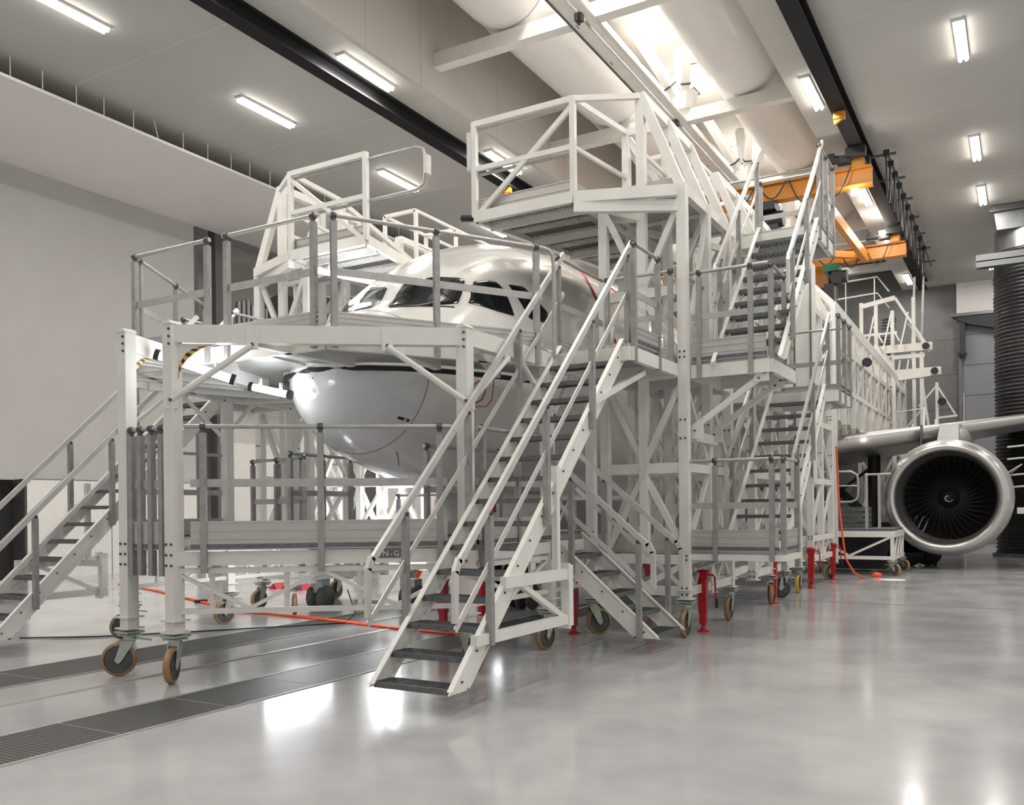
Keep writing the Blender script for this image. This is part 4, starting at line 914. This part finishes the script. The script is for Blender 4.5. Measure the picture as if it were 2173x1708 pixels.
for mir in (None, MIR + .1):
    sd = 'right' if mir is None else 'left'
    side_dock((10.58, 11.5, 12.45), 'tall white truss dock tower nearest the camera on the ' + sd + ' side of the aircraft', mir, first=True)
    side_dock((13.7, 14.75, 15.8, 16.9), 'second white truss dock tower along the ' + sd + ' side of the aircraft', mir)
    side_dock((18.0, 19.0, 20.1), 'third white truss dock tower along the ' + sd + ' side, ahead of the wing', mir)
    side_dock((31.2, 32.6, 34.0), 'distant white truss dock tower behind the ' + sd + ' wing', mir, simple=True, casters=False)
    # overhead cantilever platform reaching across the crown of the aircraft
    s1 = 'right' if mir is None else 'left'
    lab = 'high white cantilever platform with underside ribs above the ' + ('cockpit, right of the aircraft' if mir is None else 'left side of the aircraft')
    T = Thing('overhead_platform', lab, 'platform', (-4.9, 10.1, 5.4), None, mir)
    A_, B_, C_, D_, E2 = (-6.32, 10.05), (-4.86, 10.05), (-3.66, 10.48), (-4.70, 13.4), (-5.75, 13.4)
    z = 5.50
    T.add('deck_plate', T.mb().plate([A_, B_, (-4.75, 10.2), D_, E2], z, .03), 'darksteel')
    for a, b in ((A_, B_), (B_, C_), (B_, D_), (D_, E2), (E2, A_)): T.bar('edge_beam', (*a, z), (*b, z), .08, .14)
    for k in range(7):
        t = (k + .7) / 7.4; a = (A_[0] + (E2[0] - A_[0]) * t, A_[1] + (E2[1] - A_[1]) * t); b = (B_[0] + (D_[0] - B_[0]) * t, B_[1] + (D_[1] - B_[1]) * t)
        if k % 2 == 0: T.bar('deck_joist', (*a, z - .06), (*b, z - .06), .05, .10)
        m = T.mb()
        for i in range(40):
            u = (i + .5) / 40; x = a[0] + (b[0] - a[0]) * u; m.box(x - .007, x + .007, a[1] - .09, a[1] + .09, z - .03, z)
        T.add('ribbed_plank', m, 'white')
    zt_, zm = 6.74, 6.14
    for x, y in (A_, B_): T.bar('corner_post', (x, y, z), (x, y, zt_ + .03), .07)
    T.bar('top_rail', (*A_, zt_), (*B_, zt_), .06, .075); T.bar('mid_rail', (*A_, zm), (*B_, zm), .055, .065)
    T.tube('sliding_rail', [(A_[0], A_[1] + .05, zt_ - .06), (B_[0], B_[1] + .05, zt_ - .06)], .022, 'rail'); T.tube('sliding_rail', [(A_[0], A_[1] + .05, zm - .06), (B_[0], B_[1] + .05, zm - .06)], .022, 'rail')
    T.bar('diagonal_brace', (A_[0] + .08, A_[1] - .0, z + .05), (B_[0], B_[1], zt_ - .08), .05, .06)
    T.bar('top_link', (*B_, zt_), (XM, 10.55, zt_ + .06), .06, .07); T.bar('top_link', (*B_, zt_), (-4.70, 11.4, zt_ + .02), .06, .07); T.bar('top_link', (-4.70, 11.4, zt_ + .02), (XM, 11.5, zt_ + .02), .07, .09)
    T.bar('side_post', (-4.70, 11.4, z), (-4.70, 11.4, zt_ + .02), .10); T.bar('side_rail', (*B_, zm), (-4.70, 11.4, zm), .04, .05)
    T.bar('side_rail', (-4.70, 11.4, zt_), (D_[0], D_[1], 6.2), .07, .08); T.bar('side_brace', (-4.70, 11.4, zt_ - .1), (XM, 12.45, 5.6), .10, .12)
    T.bar('under_strut', (B_[0] + .1, B_[1] + .1, z - .05), (XM, 10.58, z - .25), .07, .08); T.bar('under_strut', (-4.7, 11.5, z - .04), (XO, 12.2, z - .30), .07, .08)
    T.bar('under_strut', (-4.75, 10.9, z - .08), (XM, 10.6, z - .25), .05, .06); T.bar('under_strut', (B_[0], B_[1], z - .12), (XO, 10.58, z - .17), .09, .14)
    for t0 in (.02, ):
        m = T.mb().box(A_[0] + .05, B_[0], A_[1] + .06, A_[1] + .08, z + .03, z + .25)
        for zz in (.05, .14, .24): m.box(A_[0] + .05, B_[0], A_[1] + .05, A_[1] + .09, z + zz, z + zz + .015)
        T.add('toe_board', m, 'alu')
    T.add('side_kick_panel', T.mb().box(B_[0] - .02, B_[0], A_[1], A_[1] + 1.3, z + .03, z + .22), 'galvduct')
    if mir is None:
        T.add('bumper_pad', T.mb().box(A_[0] - .10, A_[0] - .035, A_[1] - .04, A_[1] + .04, zm + .0, zt_ - .1), 'alu')
        T.add('rubber_buffer', T.mb().cyl((A_[0] - .04, A_[1], z + .0), (A_[0] - .2, A_[1] - .02, z + .02), .045, 12), 'black')
    else:
        P_ = [(B_[0] - .3, A_[1] + .05, zt_ - .06), (-7.18, A_[1] + .05, zt_ - .06), (-7.30, A_[1] + .05, zt_ - .11), (-7.33, A_[1] + .05, zt_ - .22), (-7.33, A_[1] + .05, zm + .10), (-7.30, A_[1] + .05, zm - .01), (-7.18, A_[1] + .05, zm - .06), (B_[0] - .3, A_[1] + .05, zm - .06)]
        T.tube('pull_out_rail', P_, .024, 'rail')
        T.add('bumper_pad', T.mb().box(-7.40, -7.345, A_[1] + .0, A_[1] + .1, zm + .12, zt_ - .22), 'alu')
    # upper guard frames further along the roof of the dock
    T = Thing('roof_guard_frame', 'row of white guard frames on top of the ' + sd + ' docks', 'guard frame', (XM, 13, L3), None, mir)
    for y in (13.0, 14.3, 15.6, 17.0):
        T.bar('frame_post', (XM - .2, y, L3), (XM - .2, y, 7.0), .06); T.bar('frame_post', (XM - .9, y, L3), (XM - .9, y, 7.0), .06)
        T.bar('frame_top', (XM - .9, y, 7.0), (XM - .2, y, 7.0), .06)
    for z_ in (7.0, 6.4, 5.9): T.bar('frame_rail', (XM - .2, 13, z_), (XM - .2, 17, z_), .045); T.bar('frame_rail', (XM - .9, 13, z_), (XM - .9, 17, z_), .045)
# outboard stair tower platforms, right side
for lab, z, x0, x1, y0, y1, drop in (('low outboard platform with aluminium toe boards at the foot of the right stairs', L1, XO + .06, -2.46, 10.62, 11.5, .3),
                                     ('middle outboard platform half way up the right stair tower', L2, XO + .06, -2.60, 10.70, 11.9, .26)):
    T = Thing('outboard_platform', lab, 'platform', ((x0 + x1) / 2, y0, z - .2))
    deck(T, [(x0, y0), (x1, y0), (x1, y1), (x0, y1)], z, edge=.16 if z > 2 else .075)
    guard(T, [(x0 + .02, y0 - .03), (x1 - .04, y0 - .03)], z, (.10, .80) if z > 2 else (.28, .93), h=1.1, mid=.55, toe=.26, drop=.22 if z > 2 else .12, ext=.03)
    guard(T, [(x1, y0 + .04), (x1, y0 + (.75 if z > 2 else .8))], z, (.02, .97), h=1.1, mid=.55, toe=.26, drop=.22)
    if z > 2:
        for yy in (y0 + .05, y0 + .85):
            T.bar('knee_brace', (x1 - .1, yy, z - .22), (XO + .08, yy, z - .80), .06, .07)
            T.add('brace_lug', T.mb().box(x1 - .2, x1 - .02, yy - .05, yy - .03, z - .3, z - .1), 'white'); T.add('brace_lug', T.mb().box(XO + .05, XO + .2, yy - .05, yy - .03, z - .95, z - .78), 'white')
            bolts(T, [(x1 - .07, yy - .05, z - .2), (x1 - .14, yy - .05, z - .26), (XO + .09, yy - .05, z - .85)], (0, -1, 0), T.o, .014)
        T.bar('bracket_beam', (XO + .06, y0 + .05, z - .92), (XO + .06, y0 + .9, z - .92), .08, .12)
    else:
        T.bar('sloping_strut', (-3.72, 11.2, .54), (-3.72, 15.2, .72), .07, .10)
        T.tube('stabiliser_tube', [(XO + .1, 10.64, .83), (XO + .15, 12.6, .93)], .022, 'rail')
stair('tower_staircase', 'lower grated staircase of the right stair tower rising from the low platform', 'staircase', (-3.38, 11.75, L1 + R), (0, 1, 0), (1, 0, 0), .72, 10, .235, foot=False, posts=(.1, .5, .95), bars=14)
stair('tower_staircase', 'upper grated staircase of the right stair tower rising to the highest deck', 'staircase', (-3.22, 10.80, L2 + R), (0, 1, 0), (1, 0, 0), .74, 9, .2145, foot=False, posts=(.1, .5, .95), bars=14)
for lab, z, y in (('landing with rails at the head of the lower tower staircase', L2, 14.15), ('topmost landing with rails at the head of the upper tower staircase', L3, 12.78)):
    T = Thing('tower_landing', lab, 'landing', (-3, y, z - .2))
    deck(T, [(XO + .08, y), (-2.46, y), (-2.46, y + 1.15), (XO + .08, y + 1.15)], z, edge=.17)
    guard(T, [(-2.43, y + .05), (-2.43, y + .55), (-2.43, y + 1.1)], z, (.02, .5, .98), h=1.1, mid=.55, toe=.2, drop=.22)
    guard(T, [(-2.5, y + 1.14), (XO + .1, y + 1.14)], z, (.02, .98), h=1.1, mid=.55, toe=.2, drop=.1)
    T.bar('knee_brace', (-2.55, y + .1, z - .25), (XO + .1, y + .1, z - .95), .06, .07)

# red jacks
jack(-3.585, 11.10, .79, 'red stabiliser jack with crank handle beside the first right dock post', 0)
jack(-3.585, 14.80, .78, 'red stabiliser jack in front of the large grey caster wheel')
jack(-3.585, 17.80, .79, 'red stabiliser jack, third along the right docks')
jack(-3.585, 20.05, .79, 'red stabiliser jack farthest along the right docks, beside the orange hose')
jack(-5.0, 10.2, .80, 'red stabiliser jack behind the caster below the short staircase', crank=False)
jack(-4.9, 12.6, .80, 'red stabiliser jack under the first right dock tower, mostly hidden', crank=False)
jack(-6.6, 9.6, .80, 'red stabiliser jack below the nose dock', crank=False)

# ------------------------------------------------------------------ hoses, cables and small things
T = Thing('orange_hose_run', 'orange hoses lying across the floor under the left staircase and nose dock', 'hose', (-13, 11, 0))
for k in range(3):
    o = k * .035
    T.tube('hose', [(-17.6, 12.8 + o, .015), (-15.2, 12.0 - o, .015), (-12.6, 10.8 + o, .018), (-10.9, 10.1 - o, .018), (-9.3, 9.9 + o, .018), (-7.2, 9.5 + o, .018), (-6.2, 9.4, .018)], .016, 'orangecord', n=8)
T.add('hose_tie', T.mb().box(-12.7, -12.6, 10.75, 10.95, 0, .05), 'black')
o = solo('black_cable', MB().tube([(-11.2, 6.7, .012), (-10.4, 7.2, .012), (-9.6, 8.1, .012), (-8.9, 9.0, .012), (-8.35, 9.7, .012), (-8.5, 10.1, .1), (-8.9, 10.4, .4)], .010, 6), 'cable', 'thin black cable curving across the floor below the left dock', 'cable')
o = solo('orange_hose', MB().tube([(-3.55, 20.4, 2.9), (-3.50, 20.35, 1.6), (-3.42, 20.3, .9), (-3.36, 20.25, .45), (-3.2, 20.3, .15), (-3.02, 20.45, .02)], .022, 8), 'orangecord', 'orange hose hanging down to the floor beside the farthest red jack', 'hose')
o = solo('orange_rag', MB().lathe((-2.85, 21.15, 0), (0, 0, 1), [(0, .10), (.04, .12), (.09, .08), (.11, 0)], 9), 'orangecord', 'small crumpled orange rag on the floor near the engine dock', 'rag')
solo('floor_plate', MB().lathe((-2.45, 20.45, 0), (0, 0, 1), [(.001, 0), (.001, .27), (.004, .27), (.004, 0)], 28, False), 'wallwhite', 'flat pale round plate on the floor below the engine dock', 'plate')
T = Thing('wheel_chock_set', 'red chocks and red rag bundle on the floor beyond the nose dock', 'chocks', (-13.2, 13.5, 0))
for i in range(4): T.add('chock', T.mb().prism([(-13.6 + i * .35, 13.4, 0), (-13.35 + i * .35, 13.4, 0), (-13.45 + i * .35, 13.4, .12)], (0, .3, 0)), 'redline')
T = Thing('orange_bin', 'small orange and white container standing among the red items', 'container', (-12.0, 13.4, 0))
T.add('container_body', T.mb().box(-12.15, -11.85, 13.3, 13.6, 0, .28), 'wallwhite'); T.add('container_lid', T.mb().box(-12.16, -11.84, 13.29, 13.61, .28, .36), 'orangecord')
T = Thing('jack_stand', 'orange red tripod jack stand glimpsed behind the nose dock rails', 'jack stand', (-9.9, 14.4, 0))
T.add('jack_barrel', T.mb().cyl((-9.9, 14.4, .9), (-9.9, 14.4, 1.9), .12, 14), 'orangecord')
for a in (0, 2.1, 4.2): T.bar('jack_leg', (-9.9, 14.4, 1.3), (-9.9 + .7 * math.cos(a), 14.4 + .7 * math.sin(a), .05), .07, mat='orangecord')
T = Thing('nose_jack', 'slim red jack reaching up to the aircraft belly behind the nose', 'jack', (-7.0, 11.2, 0))
T.add('jack_leg', T.mb().cyl((-7.0, 11.2, .02), (-7.0, 11.2, 1.2), .06, 12), 'red'); T.add('jack_head', T.mb().bar((-7.0, 11.2, 1.2), (-6.9, 11.2, 1.78), .05), 'red')
T.add('jack_box', T.mb().box(-7.2, -6.8, 11.0, 11.4, 1.78, 1.85), 'alu')
T = Thing('belly_platform', 'low dark railed platform under the aircraft belly', 'platform', (-8.3, 12.4, 0))
T.add('deck_plate', T.mb().box(-9.4, -6.2, 12.2, 13.6, .75, .80), 'checker')
guard(T, [(-9.35, 12.2), (-6.25, 12.2)], .80, (.02, .4, .5, .98), h=1.05, mid=.55, toe=.12, drop=.1)
for x in (-9.3, -6.3):
    for y in (12.3, 13.5): T.bar('platform_leg', (x, y, 0), (x, y, .76), .06)
for x, y in ((-9.9, 10.9), (-8.5, 11.5), (-6.9, 12.4)):
    Tc = Thing('transport_trolley', 'dark wheeled trolley foot standing under the aircraft', 'trolley', (x, y, 0), 'trolley feet under the aircraft')
    Tc.add('axle_block', Tc.mb().box(x - .12, x + .12, y - .1, y + .1, .28, .5), 'fork')
    for s in (-1, 1): Tc.add('wheel', Tc.mb().lathe((x + s * .1 - .03, y, .2), (1, 0, 0), [(0, 0), (0, .2), (.06, .2), (.06, 0)], 24), 'hub')

# wing dock in front of the engine, low platforms and tail docks
T = Thing('engine_dock', 'low white wheeled dock with black planks between the right docks and the engine', 'dock', (-4, 21.9, 0))
T.add('deck_plate', T.mb().box(-5.2, -2.55, 21.6, 23.4, 1.02, 1.06), 'tread')
T.bar('edge_beam', (-5.2, 21.6, .94), (-2.55, 21.6, .94), .06, .14); T.bar('edge_beam', (-5.2, 21.6, .40), (-2.55, 21.6, .40), .06, .08)
T.bar('edge_beam', (-2.55, 21.6, .94), (-2.55, 23.4, .94), .06, .14); T.bar('edge_beam', (-2.55, 21.6, .40), (-2.55, 23.4, .40), .06, .08)
for x, y in ((-2.58, 21.62), (-5.17, 21.62), (-2.58, 23.4)):
    T.bar('dock_leg', (x, y, .34), (x, y, 1.0), .08); caster(T, x, y, 2.6, top=.34, r=.14)
for a, b in (((-2.6, .88), (-3.5, .44)), ((-3.5, .44), (-4.3, .88)), ((-4.3, .88), (-5.1, .44))): T.bar('truss_brace', (a[0], 21.6, a[1]), (b[0], 21.6, b[1]), .05)
for i in range(3): T.bar('truss_brace', (-2.55, 21.7 + i * .55, .44), (-2.55, 22.25 + i * .55, .88), .04)
T.tube('safety_hoop', [(-4.6, 21.65, 2.38), (-3.45, 21.65, 2.38), (-3.32, 21.65, 2.30), (-3.30, 21.65, 2.15), (-3.30, 21.65, 1.85), (-3.33, 21.65, 1.74), (-3.45, 21.65, 1.68), (-4.6, 21.65, 1.68)], .026, 'rail')
T.tube('safety_hoop', [(-4.6, 21.65, 2.05), (-3.3, 21.65, 2.05)], .02, 'rail')
for x in (-3.12, -2.85): T.bar('guard_post', (x, 21.65, 1.06), (x, 21.65, 2.3), .06, mat='rail')
T.tube('hand_rail', [(-3.15, 21.65, 2.3), (-2.6, 21.65, 2.3)], .025, 'rail')
for i in range(4): T.add('stacked_plank', T.mb().box(-4.4, -3.2, 22.6, 22.95, 1.06 + i * .13, 1.17 + i * .13), 'tread')
T.add('black_skirt', T.mb().box(-4.1, -2.9, 23.0, 23.3, .05, .9), 'black')
T = Thing('equipment_cart', 'dark equipment cart with black wheels under the wing', 'cart', (-3.0, 25.8, 0))
T.add('cart_body', T.mb().box(-4.6, -2.4, 25.3, 26.6, .35, .75), 'black'); T.add('cart_frame', T.mb().box(-4.7, -2.2, 25.2, 25.3, .75, .85), 'alu')
for x, y in ((-2.6, 25.3), (-2.2, 25.6), (-4.4, 25.3)): T.add('cart_wheel', T.mb().lathe((x, y, .33), (0, 1, 0), [(0, 0), (0, .33), (.2, .33), (.2, 0)], 28), 'black')
for i in range(5): T.bar('cart_brace', (-2.9 + i * .15, 25.25, .85), (-2.7 + i * .15, 25.25, 1.3), .03, mat='alu')
T = Thing('engine_stand', 'small caster stand visible below the engine', 'stand', (-2.02, 26.0, 0))
T.add('stand_post', T.mb().cyl((-2.02, 26.0, .3), (-2.02, 26.0, .8), .07), 'alu'); T.add('stand_wheel', T.mb().lathe((-2.1, 26.0, .17), (1, 0, 0), [(0, 0), (0, .17), (.08, .17), (.08, 0)], 24), 'black')
T.add('stand_plate', T.mb().box(-2.6, -.9, 25.8, 26.3, .75, .8), 'alu')
T = Thing('engine_side_dock', 'pale railed dock with lit white ledge right of the engine', 'dock', (0, 25.4, 0))
T.add('deck_plate', T.mb().box(-.15, 3, 25.2, 26.4, 1.35, 1.5), 'white')
for z in (2.0, 2.3, 2.7, 3.0): T.tube('hand_rail', [(-.35, 25.2, z), (1.2, 25.2, z + .12)], .024, 'rail')
for x in (.1, .45): T.bar('guard_post', (x, 25.2, 1.5), (x, 25.2, 3.0), .04, mat='rail')
T.tube('safety_hoop', [(.6, 25.0, 3.2), (.3, 25.0, 3.1), (.2, 25.0, 2.9), (.2, 25.0, 2.3), (.35, 25.0, 2.1), (.6, 25.0, 2.1)], .035, 'rail')
T.bar('dock_leg', (.2, 25.3, 0), (.2, 25.3, 1.35), .08); T.bar('dock_leg', (2.8, 25.3, 0), (2.8, 25.3, 1.35), .08)

T = Thing('tail_dock', 'distant white tail dock with a stair and triangular frames above the wing', 'dock', (-3.6, 34.6, 0))
def tb(n, p, q, w=.09): T.bar(n, p, q, w)
Y = 34.6
for x in (-5.1, -4.6, -4.05, -3.35): tb('dock_post', (x, Y, 0), (x, Y, 9.0 if x != -4.05 else 8.6), .12)
tb('top_beam', (-5.15, Y, 8.85), (-3.95, Y, 9.05), .16); tb('top_beam', (-5.1, Y, 7.8), (-3.9, Y, 7.8)); tb('top_beam', (-5.1, Y, 6.9), (-3.0, Y, 6.9), .14)
tb('sloped_member', (-3.95, Y, 9.05), (-2.85, Y, 7.1), .09); tb('sloped_member', (-3.6, Y + .6, 8.2), (-2.9, Y + .6, 7.1), .07)
for z in (7.2, 6.3):
    tb('outrigger_beam', (-4.6, Y, z), (-2.75 + (7.2 - z) * .3, Y, z), .28)
    T.add('buffer_disc', T.mb().cyl((-2.95 + (7.2 - z) * .3, Y - .2, z), (-2.95 + (7.2 - z) * .3, Y - .1, z), .12, 16), 'black')
tb('outrigger_beam', (-4.0, Y - 1.5, 5.95), (-2.7, Y - 1.5, 6.05), .22)
tb('dock_post', (-3.1, Y, 0), (-3.1, Y, 7.0), .13); tb('sloped_member', (-3.1, Y, 6.0), (-2.75, Y, 3.2), .08); tb('sloped_member', (-3.1, Y, 5.0), (-3.9, Y, 4.0), .07)
tb('dock_post', (-2.62, Y, 2), (-2.62, Y, 5.9), .10); tb('sloped_member', (-2.62, Y, 5.8), (-2.05, Y, 4.75), .06); tb('outrigger_beam', (-2.62, Y, 4.65), (-1.98, Y, 4.70), .07); tb('sloped_member', (-2.62, Y, 5.8), (-3.2, Y, 5.1), .06)
T.add('buffer_disc', T.mb().cyl((-2.45, Y - .2, 5.2), (-2.45, Y - .1, 5.2), .14, 12), 'black')
T.add('buffer_disc', T.mb().cyl((-3.60, 25.25, 5.42), (-3.60, 25.38, 5.42), .12, 12), 'black')
for i in range(16): T.add('tread', T.mb().box(-4.55, -4.08, Y - .3 + i * .1, Y - .05 + i * .1, 6.6 + i * .13, 6.65 + i * .13), 'tread')
for z in (9.3, 9.9): T.tube('hand_rail', [(-6.6, Y + .4, z), (-4.6, Y + .4, z + .1), (-4.2, Y + .4, z - .5)], .03, 'wallwhite', n=6)
for x in (-6.4, -5.7, -4.7): tb('guard_post', (x, Y + .4, 8.4), (x, Y + .4, 10.0), .04)
for i in range(5):
    x = -4.9 + i * .28; tb('lattice_brace', (x, Y - .5, 7.0 + (i % 2)), (x + .3, Y - .5, 8.4 - (i % 2)), .05); tb('lattice_brace', (x, Y, 5.0), (x + .25, Y, 6.8), .05)
for x in (-3.5, -3.2): tb('lattice_post', (x, Y + .8, 6.9), (x + .12, Y + .8, 9.9), .07)
T = Thing('wing_top_guard', 'small white guard frames standing on the wing above the engine', 'guard frame', (-2.7, 27.2, 3.5))
for x, h in ((-2.75, 3.9), (-2.45, 4.35), (-2.15, 4.0)): T.bar('guard_post', (x, 27.6, 3.4), (x + .03, 27.6, h), .06)
T.tube('hand_rail', [(-3.2, 27.6, 4.25), (-2.45, 27.6, 4.32)], .015, 'rail', n=6); T.tube('hand_rail', [(-3.2, 27.6, 3.75), (-1.9, 27.6, 3.8)], .015, 'rail', n=6)
# dense lattice docks above the wing root
for mir in (None,):
    T = Thing('wing_dock', 'dense white lattice dock behind the right towers, above the wing root', 'dock', (-4.5, 21.5, 0))
    WY = (21.3, 22.6, 24.0, 25.4, 26.9, 28.4, 30.0, 31.8, 33.6, 35.4)
    to_ = lambda y: 6.25 - (y - 21.3) * .025
    for k, y in enumerate(WY):
        t = to_(y); z0 = .3 if y < 22 else 3.55
        for x in (-3.75, -4.45, -5.2):
            T.bar('dock_post', (x, y, z0), (x, y, t if x > -4 else t + .75), .11)
        T.bar('cross_beam', (-5.2, y, t + .75), (-4.45, y, t + .75), .09); T.bar('sloped_member', (-4.45, y, t + .75), (-3.75, y, t), .09)
        for z in (4.4, 5.35): T.bar('cross_beam', (-5.2, y, z), (-3.75, y, z), .09)
        for za, zb in ((3.6, 4.35), (5.3, 4.45), (5.4, 6.1)): T.bar('lattice_brace', (-5.2, y, za), (-4.45, y, zb), .06); T.bar('lattice_brace', (-4.45, y, zb), (-3.75, y, za), .06)
    for a, b in zip(WY, WY[1:]):
        T.bar('long_beam', (-3.75, a, to_(a) - .1), (-3.75, b, to_(b) - .1), .12, .26); T.bar('long_beam', (-4.45, a, to_(a) + .75), (-4.45, b, to_(b) + .75), .10, .16)
        for z in (4.4, 5.35): T.bar('long_beam', (-3.75, a, z), (-3.75, b, z), .08, .12)
        T.bar('bay_brace', (-3.75, a, 3.7), (-3.75, b, 5.3), .06); T.bar('bay_brace', (-3.75, b, 4.45), (-3.75, a, 6.1), .05); T.bar('bay_brace', (-4.45, a, 3.7), (-4.45, b, 5.3), .06)
        T.bar('guard_upright', (-3.75, (a + b) / 2, 3.6), (-3.75, (a + b) / 2, 6.1), .05)
        T.add('deck_plate', T.mb().box(-5.2, -3.75, a, b, 5.38, 5.42), 'alu')
T = Thing('slim_service_mast', 'tall narrow white mast with dark edge rails behind the tower stairs', 'mast', (-3.2, 16.2, 2))
T.bar('mast_bracket', (-3.35, 16.35, 2.05), (-3.63, 16.35, 2.09), .08); T.bar('mast_bracket', (-3.35, 16.35, 5.4), (-3.63, 16.35, 5.5), .08)
T.add('mast_body', T.mb().box(-3.50, -3.20, 16.2, 16.5, 2.0, 5.9), 'white')
for x in (-3.52, -3.24): T.add('mast_rail', T.mb().box(x, x + .02, 16.17, 16.2, 2.1, 5.9), 'darksteel')
